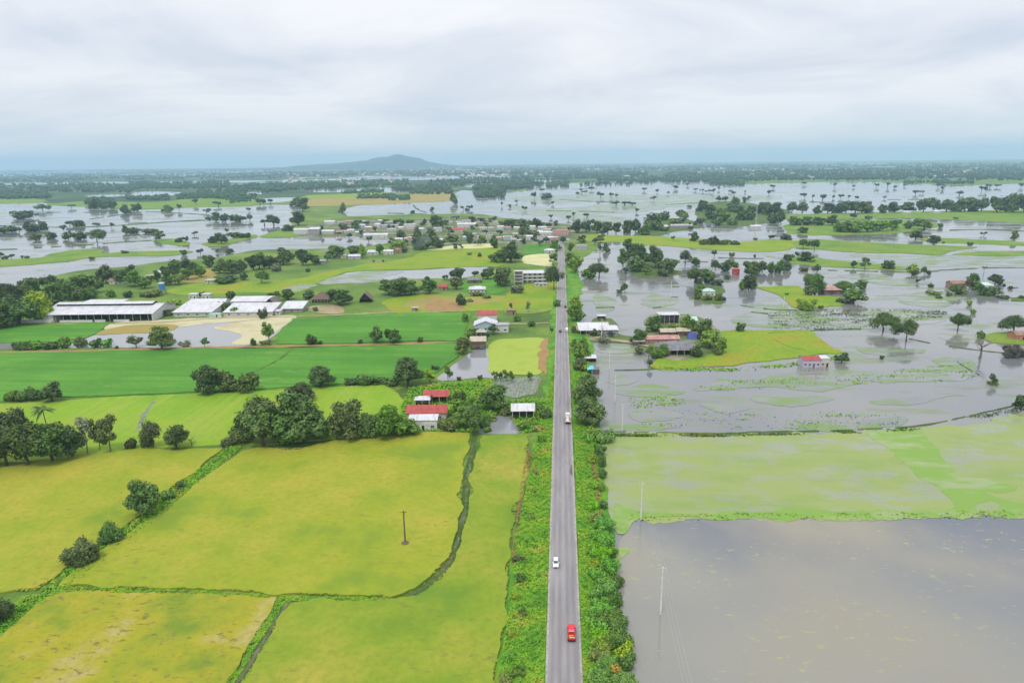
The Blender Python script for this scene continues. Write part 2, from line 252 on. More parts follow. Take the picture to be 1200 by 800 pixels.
# ------------------------------------------------------------------ mesh helpers
class MB:
    def __init__(s): s.v = []; s.f = []; s.mi = []; s.mats = []
    def m(s, mat):
        if mat not in s.mats: s.mats.append(mat)
        return s.mats.index(mat)
    def add(s, vs, fs, mat, M=None):
        o = len(s.v); k = s.m(mat)
        s.v += [tuple(M @ Vector(p)) if M else tuple(p) for p in vs]
        for f in fs: s.f.append([i+o for i in f]); s.mi.append(k)
        return s
    def box(s, x0, x1, y0, y1, z0, z1, mat, tx=0, ty=0, M=None):   # tx, ty: top inset
        vs = [(x0, y0, z0), (x1, y0, z0), (x1, y1, z0), (x0, y1, z0), (x0+tx, y0+ty, z1), (x1-tx, y0+ty, z1), (x1-tx, y1-ty, z1), (x0+tx, y1-ty, z1)]
        return s.add(vs, [(3, 2, 1, 0), (4, 5, 6, 7), (0, 1, 5, 4), (1, 2, 6, 5), (2, 3, 7, 6), (3, 0, 4, 7)], mat, M)
    def tube(s, pts, rad, mat, n=6):
        pts = [Vector(p) for p in pts]; vs = []; fs = []
        for i, p in enumerate(pts):
            d = (pts[min(i+1, len(pts)-1)]-pts[max(i-1, 0)]).normalized()
            a = d.orthogonal().normalized(); b = d.cross(a)
            r = rad[i] if isinstance(rad, (list, tuple)) else rad
            for k in range(n):
                q = 2*math.pi*k/n; vs.append(p+(a*math.cos(q)+b*math.sin(q))*r)
        for i in range(len(pts)-1):
            for k in range(n): fs.append((i*n+k, i*n+(k+1) % n, (i+1)*n+(k+1) % n, (i+1)*n+k))
        fs.append(tuple(range(n))[::-1]); fs.append(tuple(range((len(pts)-1)*n, len(pts)*n)))
        return s.add(vs, fs, mat)
    def prism(s, prof, axis, a, b, mat):       # profile in the plane across 'axis' ('x' -> (y, z); 'y' -> (x, z)), closed, extruded from a to b
        n = len(prof); vs = []
        for q in (a, b): vs += [(q, p[0], p[1]) if axis == 'x' else (p[0], q, p[1]) for p in prof]
        fs = [(i, (i+1) % n, n+(i+1) % n, n+i) for i in range(n)]+[tuple(range(n))[::-1], tuple(range(n, 2*n))]
        return s.add(vs, fs, mat)
    def mesh(s, name):
        me = bpy.data.meshes.new(name); me.from_pydata(s.v, [], s.f)
        for m in s.mats: me.materials.append(m)
        me.polygons.foreach_set('material_index', s.mi)
        bm = bmesh.new(); bm.from_mesh(me); bmesh.ops.recalc_face_normals(bm, faces=bm.faces); bm.to_mesh(me); bm.free()
        return me
    def build(s, name, parent=None): return link(name, s.mesh(name), parent)
def link(name, me, parent=None):
    o = bpy.data.objects.new(name, me); col.objects.link(o); o.parent = parent; return o
def tag(o, label, cat, group=None):
    o['label'] = label; o['category'] = cat
    if group: o['group'] = group
    return o
def kind(o, k, label=None):
    o['kind'] = k
    if label: o['label'] = label
    return o
def empty(name, loc, rz=0.0):
    o = bpy.data.objects.new(name, None); col.objects.link(o); o.location = loc; o.rotation_euler.z = rz; o.empty_display_size = 1; return o
def quads(name, c, u, v, mat, extra=None):
    n = len(c); vs = np.stack([c-u-v, c+u-v, c+u+v, c-u+v], 1).reshape(-1, 3)
    me = bpy.data.meshes.new(name); me.vertices.add(4*n); me.vertices.foreach_set('co', vs.astype(np.float32).ravel())
    me.loops.add(4*n); me.loops.foreach_set('vertex_index', np.arange(4*n, dtype=np.int32))
    me.polygons.add(n); me.polygons.foreach_set('loop_start', np.arange(0, 4*n, 4, dtype=np.int32)); me.polygons.foreach_set('loop_total', np.full(n, 4, np.int32))
    me.materials.append(mat); me.update(calc_edges=True); me.validate(); return me

# ------------------------------------------------------------------ flat sheets traced on the ground plane
def smooth_poly(P, closed=True, k=4):
    n = len(P); out = []
    for i in range(n if closed else n-1):
        g = lambda j: P[j % n] if closed else P[max(0, min(n-1, j))]
        a, b, c, d = g(i-1), g(i), g(i+1), g(i+2)
        for q in range(k):
            t = q/k
            out.append(0.5*((2*b)+(c-a)*t+(2*a-5*b+4*c-d)*t*t+(3*b-a-3*c+d)*t**3))
    if not closed: out.append(P[-1])
    return out
def densify(P, closed, step_px_m):
    out = []; n = len(P)
    for i in range(n if closed else n-1):
        a, b = P[i], P[(i+1) % n]
        mid = (a+b)/2; st = max(1.2, step_px_m*mpp((mid.x, mid.y, 0)))
        k = max(1, min(60, int((b-a).length/st)))
        out += [a.lerp(b, q/k) for q in range(k)]
    if not closed: out.append(P[-1])
    return out
def ragged(P, amt):
    out = []; n = len(P); lo = rng.normal(size=(n, 2))
    for _ in range(3): lo = (np.roll(lo, 1, 0)+lo+np.roll(lo, -1, 0))/1.9
    for p, q in zip(P, lo):
        s = mpp((p.x, p.y, 0))*min(amt, .9)*1.3; p = p+Vector((q[0]*s*1.5, q[1]*s*1.5, 0))
        m = mpp((p.x, p.y, 0))*amt
        out.append(p+Vector((random.gauss(0, 1)*m, random.gauss(0, 1)*m*1.6, 0)))
    return out
def parse(s): return [tuple(map(float, q.split(','))) for q in s.split()]
LIFT = [0.0]
def sheet(name, s, mat, z, smooth=True, rag=0.5, kd='structure', label=None, z0=None, close_step=6):
    LIFT[0] += 0.0006; z += LIFT[0]        # no two sheets share a plane
    P = [at(x, y) for x, y in parse(s)]
    if smooth: P = smooth_poly(P)
    P = ragged(densify(P, True, close_step), rag) if rag else P
    vs = [(p.x, p.y, z) for p in P]; n = len(vs); fs = [tuple(range(n))]
    if z0 is not None:
        vs += [(p.x, p.y, z0) for p in P]; fs += [(i, n+i, n+(i+1) % n, (i+1) % n) for i in range(n)]
    b = MB(); b.add(vs, fs, mat); o = b.build(name); kind(o, kd, label); return o
def strip(name, s, wid, mat, z, rag=0.3, label=None, smooth=True, kd='structure', h=0.0, gaps=0.0):   # wid: metres or photo pixels if negative; h: crest height
    LIFT[0] += 0.0006; z += LIFT[0]
    P = [at(x, y) for x, y in parse(s)]
    if smooth and len(P) > 2: P = smooth_poly(P, False)
    P = densify(P, False, 7); vs = []; fs = []
    for i, p in enumerate(P):
        d = (P[min(i+1, len(P)-1)]-P[max(0, i-1)]).normalized(); nrm = Vector((-d.y, d.x, 0)); m = mpp((p.x, p.y, 0))
        wv = (wid if wid > 0 else -wid*m)
        r1, r2 = 1+random.gauss(0, rag), 1+random.gauss(0, rag)
        taper = min(1, (i+0.3)/3, (len(P)-i-0.7)/3)
        a = p+nrm*wv*0.5*max(.25, r1)*taper; b = p-nrm*wv*0.5*max(.25, r2)*taper
        vs += [(a.x, a.y, z), (p.x, p.y, z+h*(1+1.3*min(1, max(0, m-.5)))*random.uniform(.5, 1.25)), (b.x, b.y, z)]
        if i and random.random() > gaps: k = 3*i; fs += [(k-3, k-2, k+1, k), (k-2, k-1, k+2, k+1)]
    b_ = MB(); b_.add(vs, fs, mat); o = b_.build(name); kind(o, kd, label); return o
# ------------------------------------------------------------------ ground, water, fields, road
GR = 22000.0
b = MB()
rings = [0, 60, 150, 300, 600, 1200, 2500, 5000, 10000, 16000, GR]; SEG = 72
vs = [(0, 0, 0)]; fs = []
for r in rings[1:]:
    vs += [(r*math.sin(2*math.pi*k/SEG), r*math.cos(2*math.pi*k/SEG), 0) for k in range(SEG)]
for k in range(SEG): fs.append((0, 1+(k+1) % SEG, 1+k))
for i in range(len(rings)-2):
    for k in range(SEG):
        a = 1+i*SEG; c = a+SEG; k2 = (k+1) % SEG
        fs.append((a+k, a+k2, c+k2, c+k))
b.add(vs, fs, M_ground); kind(b.build('ground'), 'structure')

# the hill on the horizon
def hill(name, px, py_top, dist, half, depth, bumps, mat):
    d = ray(px, 190); az = math.atan2(d.x, d.y); base = Vector((math.sin(az)*dist, math.cos(az)*dist, 0))
    ex = Vector((math.cos(az), -math.sin(az), 0)); ey = Vector((math.sin(az), math.cos(az), 0))
    nx, ny = 90, 16; vs = []; fs = []
    for i in range(nx+1):
        u = i/nx*2-1
        prof = float(np.interp(u, [q[0] for q in bumps], [q[1] for q in bumps]))
        for j in range(ny+1):
            t = j/ny*2-1
            z = prof*max(0, math.cos(t*math.pi/2))**0.8*(1+0.07*math.sin(9*u+5*t)+0.06*math.sin(31*u-7*t)+random.gauss(0, .015))*min(1, (1-abs(u))*6)
            p = base+ex*(u*half)+ey*(t*depth); vs.append((p.x, p.y, z*.88-1.0))
    for i in range(nx):
        for j in range(ny): a = i*(ny+1)+j; fs.append((a, a+1, a+ny+2, a+ny+1))
    m = MB(); m.add(vs, fs, mat); o = m.build(name); kind(o, 'structure'); o.data.polygons.foreach_set('use_smooth', [True]*len(o.data.polygons)); return o
hill('hill', 432, 180, 14000, 2350, 900, [(-1, 0), (-.9, 18), (-.69, 40), (-.5, 78), (-.28, 112), (-.1, 148), (.02, 186), (.12, 226), (.20, 254), (.26, 262), (.32, 252), (.40, 208), (.485, 142), (.6, 74), (.75, 30), (1, 0)], M_hill)

# scrub covered plain beyond the flood
sheet('plain', '-900,237 -300,238 0,236 60,238 200,236 300,232 345,233 420,226 530,224 600,224.5 640,215 830,211.6 1300,209.5 2000,212 2000,190.5 1200,191 600,194.3 0,199.5 -900,203', M_plain, 0.02, rag=0.4)
# standing water
sheet('water', '535,226 548,223 600,226 640,216 700,214.5 760,213 830,212.3 850,217 900,215 1000,213 1060,214.5 1150,217 1300,210 1420,212 1900,400 1700,1000 735,1000 738,860 734,800 715,700 708,640 702,590 696,540 694,505 694,470 688,440 684,405 '
      '680,385 676,365 676,340 674,322 684,302 700,289 690,277 640,262 600,257 560,251 500,251 455,252 410,253 402,246 420,241 470,238 528,234', M_water, 0.05, rag=0.5)
sheet('water', '-300,240 0,238 45,236.5 60,241 110,243 150,246 200,245 240,243 345,240 352,250 336,257 342,264 322,270 345,276 455,277 462,283 400,291 300,293 258,301 200,306 150,312 100,316 60,324 25,338 0,345 -260,380', M_water, 0.05, rag=0.4)
for s in ('-40,214.5 60,213.6 140,213 150,215 60,216.2 -40,217', '165,213 300,211.5 300,213.3 235,214.6 165,214.6', '360,222 400,221.5 470,219.5 475,222 420,225 362,225', '204,205 252,204 252,206.6 206,207.4', '268,201 288,200.6 288,202 268,202.4',
          '332,211 352,210.5 360,213 335,215', '388,209.5 452,206 452,209 390,211.5', '455,207.5 530,206 590,206.5 590,208.5 520,210.5 455,211', '497,219 520,218 522,221 498,222', '546,216 586,215.5 590,218 548,219.5',
          '450,221 480,220 490,224 452,226', '585,225 615,221 640,213 600,220', '620,211.5 645,211.5 645,213.2 620,213.4', '690,197.6 715,197.2 715,198.6 690,198.8', '825,196.5 850,196.6 850,198.4 826,198.2', '866,197.8 884,198 884,199.2 866,199',
          '904,197.8 922,198 922,199.4 905,199.2', '1188,199 1240,198 1240,200 1190,200.2', '-40,204.5 52,204 52,206 -40,206.3', '300,262 330,266 340,272 300,276'):
    sheet('water', s, M_wpond, 0.05, rag=0.15)
rs = random.Random(5)
for _ in range(60):
    yy = rs.choice((rs.uniform(195, 200), rs.uniform(199, 213))); xx = rs.uniform(-80, 1280); yy += (600-xx)*.0105; ww = rs.uniform(12, 60); tt = rs.uniform(.35, .9)*(.5+(yy-192)/22)
    sheet('paddy_water', f'{xx-ww:.1f},{yy+ww*.0105:.2f} {xx:.1f},{yy-tt*.5:.2f} {xx+ww:.1f},{yy-ww*.0105:.2f} {xx+ww*.3:.1f},{yy+tt*.6:.2f}', M_wpond, 0.05, rag=0.12)
for s in ('150,226 175,224.5 212,225.5 205,229 170,230 152,229', '262,226 300,225 318,226 300,228 265,228', '305,233 340,231.5 352,233 330,237 308,237', '200,238 232,237 240,239 215,240', '-40,227 20,226 30,227.5 -40,229', '100,229 140,228 145,230 110,231', '440,233.5 500,231.5 520,233 460,236', '600,219 630,217.5 640,219 610,221'):
    sheet('paddy_water', s, M_wpond, 0.05, rag=0.3)
sheet('water', '380,331 398,322 420,318.5 500,316 562,312.5 582,312.5 576,316.5 540,326 500,326.5 452,329 420,332', M_wpond, 0.05, rag=0.6)
sheet('pond', '103,394 130,391.5 200,382 300,374 343,373.5 326,388 302,403 240,405.5 200,407.5 132,407 105,403', M_wpond, 0.05, rag=0.4)
sheet('pond', '512,444 524,434 545,418 562,409 578,404 590,410 592,440 560,442 530,446', M_wpond, 0.05, rag=0.3)
sheet('pond', '0,403 50,400 90,403 150,402 150,407 60,408 0,409 -60,409 -60,403', M_wpond, 0.05, rag=0.4)
sheet('pond', '560,507 566,497 580,488 600,484 612,489 612,506 585,508', M_wpond, 0.05, rag=0.3)
sheet('ditch_water', '606,655 614,662 616,690 610,700 604,690', M_wpond, 0.05, rag=0.4)
sheet('brown_flood_water', '724,640 736,614 748,606.5 760,607.5 826,606 870,607.5 1000,605 1128,603 1180,603 1300,602 1500,760 1700,1000 745,1000 738,860 735,805 728,730 720,680', M_wbrown, 0.09, rag=0.5)
sheet('algae_sheet', '696,513 710,506.5 800,508 880,509 1010,506.5 1072,502 1140,496 1200,485 1330,477 1420,596 1300,602 1180,604 1128,605 1000,607 870,609.5 824,608.5 760,610 748,608 738,615 722,624 712,600 700,555', M_walgae, 0.13, rag=1.6)
sheet('algae_sheet', '1018,509 1040,504 1075,500 1090,512 1108,540 1118,557 1150,562 1184,568 1180,576 1150,578 1200,590 1260,592 1260,605 1180,606 1172,590 1148,592 1135,606 1060,607.5 1000,608 826,610 840,599 960,599 1050,598.5 1118,597 1108,586 1092,566 1060,543 1034,522', M_walgae2, 0.17, rag=0.9)
sheet('algae_sheet', '718,592 736,596 760,602 825,603 824,605 760,607 748,607 738,616 730,626 720,620', M_walgae2, 0.21, rag=0.4)
sheet('algae_sheet', '718,646 733,642 736,648 728,655 718,656', M_walgae2, 0.17, rag=0.3)
for s in ('816,455 835,447 850,444 880,446 935,440 985,440 1000,450 960,458 900,452 860,456 820,458', '905,440 960,436 1010,432 1045,436 1100,428 1140,424 1128,438 1140,442 1100,447 1040,448 990,446 930,452 905,450',
          '1085,420 1130,418 1150,437 1140,441 1110,430', '740,482 770,480 800,486 790,492 750,494', '930,497 1000,494 1060,490 1050,499 1000,503 930,503', '700,405 745,402 770,408 740,414 700,412', '770,466 798,468 798,472 776,473',
          '712,445 735,440 752,446 730,452', '820,476 850,472 880,478 850,484', '880,466 930,462 980,468 940,476 900,474', '1020,470 1080,462 1130,460 1100,470 1050,476', '720,455 760,450 800,458 770,466 730,462', '700,490 740,496 800,500 760,504 705,502', '760,345 800,350 780,360 750,356', '700,345 720,350 712,366 698,362', '900,350 915,356 940,364 900,366', '1020,330 1060,326 1090,330 1060,336', '980,322 1010,320 1040,324 1010,328', '1140,300 1190,306 1240,304 1200,312 1150,310', '1040,300 1100,306 1150,304 1110,312 1060,310', '870,410 890,404 905,408 890,414', '1000,405 1040,410 1090,408 1060,416 1010,414', '1100,395 1140,392 1150,398 1120,402',
          '985,370 1030,364 1105,366 1108,376 1060,383 1000,386 960,376', '900,300 960,303 1010,306 1060,307 1200,304 1200,310 1060,312 950,309', '735,300 748,296 775,308 760,318 740,314', '860,372 900,362 960,366 985,380 910,384 862,380',
          '1050,352 1096,341 1130,345 1122,354 1108,361 1080,359', '600,232 660,228 760,228 900,229 900,234 760,234 640,238', '620,246 760,242 780,246 700,251 620,253', '600,240 650,244 760,236 880,233 840,240 700,246 610,248',
          '1000,296 1100,300 1200,296 1200,302 1100,306 1010,301', '715,262 745,258 700,252 640,250 660,256'):
    sheet('weedy_shallows', s, M_wveg, 0.062, rag=0.8)
sheet('pond_scum', '250,383 300,375.5 341,375 325,388 303,401.5 272,403 284,392', M_sand, 0.09, rag=0.4)

# land standing clear of the flood, and the crops
LAND = [('lime_pasture', M_limeg, '763,428 776,419 800,411 835,399 845,388.5 900,387.5 945,387 960,396 978,408 990,414 950,416 900,423.5 850,429 800,431 774,432', 0.3),
        ('village_yard', M_yard, '690,398 694,375 708,372 722,378 726,392 745,395 752,398 756,376 770,368 800,368 822,372 842,386 848,398 838,412 812,422 780,422 764,410 752,405 715,402', 0.3),
        ('lime_pasture', M_limeg, '882,336.5 900,335.5 938,335 946,345 992,349 988,356 975,359.5 932,361 922,353 905,343', 0.3),
        ('lime_pasture', M_limeg, '678,279 692,275 720,276 770,277 830,281 860,284 905,280.5 935,282 942,283 936,291 920,294 890,296 850,294 800,290 750,286.5 720,284 695,284', 0.3),
        ('pasture', M_past, '938,281 1000,283 1080,287 1136,289 1138,291.5 1110,296 1096,299 1060,297 1000,295.5 960,292.5 936,291', 0.3),
        ('pasture', M_past, '924,302 950,301 980,306 1040,311 1075,316 1040,316.5 980,313 940,310 918,308', 0.25),
        ('pasture', M_past, '930,252 1010,249.5 1100,248 1300,245 1300,264 1200,261.5 1150,259.5 1090,256.5 1040,256 990,257 930,257', 0.3),
        ('pasture', M_past, '930,262 1000,259 1050,258 1100,262 1104,265 1078,270 1040,274 1000,275 940,276 920,268', 0.3),
        ('grove_floor', M_bank, '815,246 830,238 850,236 880,238 900,242 920,246 920,256 885,263 858,266 838,263 822,258', 0.3),
        ('grove_floor', M_bank, '744,276 760,262 790,256 815,260 820,266 800,270 785,272 770,275', 0.25),
        ('pasture', M_past, '1078,281 1110,279 1200,283 1300,284 1300,290 1200,288 1138,286 1100,285', 0.2),
        ('pasture', M_past, '1110,298 1150,295 1200,294.5 1260,294 1260,299 1200,300 1160,300', 0.2),
        ('grove_floor', M_bank, '737,318 738,308 746,302 770,308 786,316 800,319 795,322 770,325 745,324', 0.25),
        ('grove_floor', M_bank, '812,343 820,338 842,336 848,346 846,355 832,356 818,352', 0.25),
        ('pasture', M_past, '1154,397 1160,392 1180,390 1215,391 1260,390 1260,404 1210,405 1180,403 1160,402', 0.3),
        ('straw_field', M_straw, '352,238 365,233 400,232 470,228 526,226.5 530,235 470,238.5 420,240.5 352,242', 0.35),
        ('lime_pasture', M_limeg, '360,229 400,227.5 450,225.5 462,228 420,231 362,233', 0.4),
        ('pasture', M_past, '0,233 45,233 48,237 0,239 -200,242 -200,236', 0.3),
        ('pasture', M_past, '70,239 100,236 180,237 225,233 300,232 300,241 240,243 200,244 150,245 110,242', 0.25),
        ('grass_bank', M_past, '-100,306 0,304 45,302 60,298 92,293 120,293 121,297 150,295 200,294 222,295 215,298.5 190,300.5 150,300 112,301.5 95,304.5 85,306.5 50,309.5 20,311.5 -100,316', 0.3),
        ('grass_bank', M_past, '180,282 195,280 212,281 224,285 215,287.5 195,286 183,284', 0.3),
        ('grass_bank', M_past, '238,286 260,282 285,278 300,275 300,279 280,283 266,288 245,289', 0.3),
        ('grass_bank', M_past, '305,276 325,271 345,267 352,276 335,278.5 310,279', 0.3),
        ('mud_bank', M_bank, '1183,352 1200,348 1300,346 1300,352 1200,353.5', 0.25),
        ]
for nm, mt, s, z in LAND: sheet(nm, s, mt, z, rag=0.6, z0=-0.1)
sheet('village_yard', '347,276 362,264 400,258 470,258 520,254 560,254 600,259 660,262 700,268 700,276 664,282 645,288 600,290 575,286 540,289 500,292 470,290 455,288 455,279 400,277', M_yard, 0.03, rag=0.5)
sheet('pale_stubble', '500,293 520,289.5 545,286.5 574,285.5 576,291 545,291.5', M_paley, 0.06, rag=0.3)
sheet('pale_stubble', '612,308 617,299.5 646,298 647,309 640,312 622,310', M_paley, 0.06, rag=0.3)
sheet('young_rice_field', '613,298 615,286.5 638,286 646,290 645,297', M_emer, 0.25, smooth=False, rag=0.3, z0=-0.1)
sheet('pasture', '210,346 205,338 240,331 330,329 420,311 480,302 500,294 545,292 588,290 592,300 588,311 560,312 500,315 420,317.5 396,321 372,333 340,345 300,343', M_limeg, 0.06, rag=0.6)
sheet('straw_field', '215,330 222,320 246,315 254,324 248,331', M_straw, 0.06, rag=0.4)
sheet('young_rice_field', '538,341 545,330 580,326 594,328 592,340 575,344', M_emer, 0.09, rag=0.5)
sheet('lime_pasture', '596,345 606,333 652,330 650,360 640,366 592,366', M_limeg, 0.09, rag=0.6)
sheet('pasture', '450,352 500,344 540,347 600,347 595,362 540,364 470,366', M_limeg, 0.06, rag=1.0)
sheet('straw_field', '470,357 490,350 520,348 545,351 590,349 588,354 540,358 500,362', M_straw, 0.08, rag=1.6)
sheet('weedy_shallows', '376,333 398,323 430,319 470,318 450,325 440,330', M_wveg, 0.1, rag=1.2)
sheet('weedy_shallows', '330,338 350,333 372,334 360,338 340,341', M_wveg, 0.1, rag=1.0)
sheet('reddish_earth', '498,355 520,352 536,356 540,362 505,365', M_rust, 0.09, rag=0.4)
sheet('village_yard', '364,359 398,357 402,367 366,366', M_dirt, 0.09, rag=0.4)
sheet('young_rice_field', '-60,386 125,379 118,388 104,396 60,401.5 -60,402', M_emer, 0.4, smooth=False, rag=0.3, z0=0)
sheet('young_rice_field', '344,373.5 400,370.5 480,367 553,366.5 548,380 543,398.5 440,401 400,403 322,404 326,391', M_emer, 0.4, smooth=False, rag=0.3, z0=0)
sheet('young_rice_field', '-60,416 0,412 140,410.5 300,408.5 440,405.5 537,402 534,418 520,430 505,440 470,447 400,451 300,456 180,462 75,466 -60,474', M_emer, 0.4, smooth=False, rag=0.35, z0=0)
strip('field_track', '346,407 330,420 310,431 297,437', 1.6, M_bank, 0.46, label=None)
sheet('lime_field', '-40,477 30,473 140,465 230,462 320,458 400,453.5 452,451.5 466,462 478,474 470,490 420,512 300,522 200,524 60,540 -60,545', M_lime, 0.3, smooth=False, rag=0.3, z0=0)
strip('stony_track', '182,468 174,480 166,494 158,508', 1.8, M_stones, 0.36, rag=0.5)
sheet('duckweed_pond', '581,399 600,397.5 637,397 636,415 634,437 610,439 576,438 573,425 572,411', M_duck, 0.12, rag=0.3)
sheet('reedy_plot', '462,463 480,452 520,449 570,446 592,443 590,462 560,480 540,470 500,462 470,478', M_bank, 0.06, rag=0.5)
sheet('seed_bed', '578,446 634,440 636,446 628,463 604,466 582,462', M_stones, 0.15, smooth=False, rag=0.4, z0=0)
sheet('pale_sand', '122,389 135,378 220,373.5 300,370.5 345,370 343,374 300,375 200,384 140,391', M_sand, 0.07, rag=0.4)
sheet('mud_bank', '106,392 135,384 160,381 205,380.5 200,388 150,391', M_straw, 0.11, rag=0.4)
strip('dirt_track', '-40,414 60,412.5 140,410.5 220,408.5 300,407 380,405.5 440,404.5 500,402.5 540,401', 3.6, M_rust, 0.42, rag=0.3)
strip('dirt_track', '60,380 180,378.5 240,374 300,372 345,371 400,369 460,366 520,365 568,363', 3.2, M_dirt, 0.1, rag=0.2)
strip('dirt_track', '576,381 600,379.5 625,379.5 655,377.5', 3.4, M_dirt, 0.2, rag=0.12)
strip('dirt_track', '600,364 625,365 652,362', 2.0, M_dirt, 0.2, rag=0.2)
strip('dirt_track', '672,381 690,393 720,399 745,403 764,408', 5.0, M_dirt, 0.5, rag=0.2)
strip('orange_weeds', '641,396 638,410 637,424 640,440', 5.5, M_rust, 0.2, rag=0.35)

# the four ripe rice fields: standing crop about half a metre tall with cut sides
RICE = [('ripe_rice_field', M_rice, '-120,562 0,549.5 100,533 180,528.5 262,526 243,540 207,569 163,604 130,628 104,648 80,664 62,680 42,692 20,694 0,694 -120,704'),
        ('ripe_rice_field', M_rice, '284,529 300,526 352,526 424,511.5 512,507.5 549,508 549,525 543,540 540,556 540,592 536,612 526,655 510,671 500,680 486,689 462,700 400,698.5 320,696 240,691.5 150,689 71,686 76,680 94,666 127,641 175,610 207,587 241,562'),
        ('ripe_rice_field', M_rice_s, '-200,860 -120,800 0,748 44,710 73,693 150,695 240,697 325,702 318,716 300,744 266,800 225,880'),
        ('ripe_rice_field', M_rice_g, '344,707 400,706 462,706 492,698 514,680 536,656 548,612 552,580 556,548 561,526 564,511 619,510 616,540 610,580 600,620 596,655 594,690 590,735 580,790 572,880 240,880 284,800 310,758 332,718')]
RICE_POLY = []
for nm, mt, s in RICE:
    sheet(nm, s, mt, 0.5, smooth=False, rag=0.55, z0=0)
    RICE_POLY.append(([at(x, y) for x, y in parse(s)], mt))
strip('field_bank', '275,526 255,545 225,570 190,597 150,628 112,655 84,675 60,691 20,720 -20,748', -13, M_bank, 0.03, rag=0.2)
strip('muddy_ditch', '556,510 555,528 549,548 546,580 543,606 534,640 520,668 500,686 480,697 455,703', -8, M_bank, 0.03, rag=0.2)
strip('muddy_ditch', '554,516 550,549 546.5,580 543.5,606 534,640 520,668 500,686.5 480,698', -3.2, M_mud, 0.07, rag=0.45)
strip('field_bank', '460,703 400,702.5 360,702 340,702 300,700 200,693.5 120,691 76,690', -4.5, M_bank, 0.03, rag=0.3)
strip('muddy_ditch', '400,703.5 365,703 346,707', -6, M_mud, 0.08, rag=0.3)
strip('muddy_ditch', '340,704 325,726 306,756 288,785 274,806 250,850', -5, M_mud, 0.07, rag=0.35)

# road
RX = (at(640.3, 800).x+at(681.7, 800).x)/2; RW = (at(681.7, 800).x-at(640.3, 800).x)/2-0.28
Y0, Y1 = at(660, 1000).y, at(660, 283).y
EDGE = plain('pale_road_edge', (0.36, 0.335, 0.29), 0.85, 0.1, 0.25, 0.8)
m, t, pb = new_mat('worn_asphalt'); v = objco(t)
sx = t.nodes.new('ShaderNodeSeparateXYZ'); t.links.new(v, sx.inputs[0])
def lane(c0, wdt):
    a = t.nodes.new('ShaderNodeMath'); a.operation = 'SUBTRACT'; a.inputs[1].default_value = c0; t.links.new(sx.outputs['X'], a.inputs[0])
    q = t.nodes.new('ShaderNodeMath'); q.operation = 'ABSOLUTE'; t.links.new(a.outputs[0], q.inputs[0])
    return step(t, q.outputs[0], wdt, 0.15)
base = ramp(t, noise(t, v, 0.5, 5, 0.6, mscale=(1, 0.12, 1)), [(0.35, (0.225, 0.21, 0.215)), (0.62, (0.295, 0.275, 0.275))])
wear = noise(t, v, 0.05, 3, 0.6, mscale=(2.5, 1, 1), loc=(4, 4, 0))
for c0 in (-2.55, -0.95, 0.95, 2.55):
    k = t.nodes.new('ShaderNodeMath'); k.operation = 'MULTIPLY'; t.links.new(lane(c0, 0.65), k.inputs[0]); t.links.new(step(t, wear, 0.25, 0.75), k.inputs[1])
    base = mixc(t, k.outputs[0], base, (0.18, 0.168, 0.173))
pt = noise(t, v, 0.06, 2, 0.4, mscale=(3, 1, 1), loc=(30, 12, 0))
base = mixc(t, step(t, pt, 0.67, 0.71), base, (0.115, 0.105, 0.11))
cr_ = noise(t, v, 3.0, 5, 0.75)
base = mixc(t, step(t, cr_, 0.60, 0.72), base, (0.30, 0.28, 0.27))
t.links.new(base, pb.inputs['Base Color']); matte(pb, 0.75, 0.25); bump(t, pb, cr_, 0.3, 0.02)
ZR = 0.55
b = MB(); b.box(-RW, RW, Y0, Y1, -0.2, ZR, MATS['worn_asphalt'])
rd = b.build('road'); rd.location.x = RX; kind(rd, 'structure')
b = MB(); y = Y0
while y < Y1:
    L_ = random.uniform(4, 9)
    for s in (-1, 1):
        g = random.uniform(0.47, 0.56); x0 = s*(RW+0.006); x1 = s*(RW+g)
        b.box(min(x0, x1), max(x0, x1), y, min(y+L_, Y1), -0.2, ZR+0.03, EDGE)
    y += L_+0.002
ke = b.build('kerb'); ke.location.x = RX; kind(ke, 'structure')
def bank_strip(name, s, mat):
    P = [at(x, y) for x, y in parse(s)]; P = ragged(densify(P, True, 6), 0.4); n = len(P)
    bb = MB(); bb.add([(p.x, p.y, 0.42) for p in P]+[(p.x+(p.x-RX)*0.06, p.y, -0.1) for p in P], [tuple(range(n))]+[(i, n+i, n+(i+1) % n, (i+1) % n) for i in range(n)], mat)
    return kind(bb.build(name), 'structure')
# the verge stands on the embankment beside the carriageway
VL = '642,900 640.5,800 645.5,650 649,530 652,430 655,360 657,320 655,318 648,345 645,395 640,450 632,500 622,540 612,590 604,630 600,660 596,720 588,760 582,800 574,900'
VR = '680,900 680.8,800 676,660 672,520 669.5,430 666,360 664,318 666,310 676,316 681,330 681,352 680,376 690,392 692,412 692,440 699,470 701,500 705,540 710,580 718,630 722,690 728,740 732,790 738,900'
bank_strip('verge', VL, M_verge); bank_strip('verge', VR, M_verge)
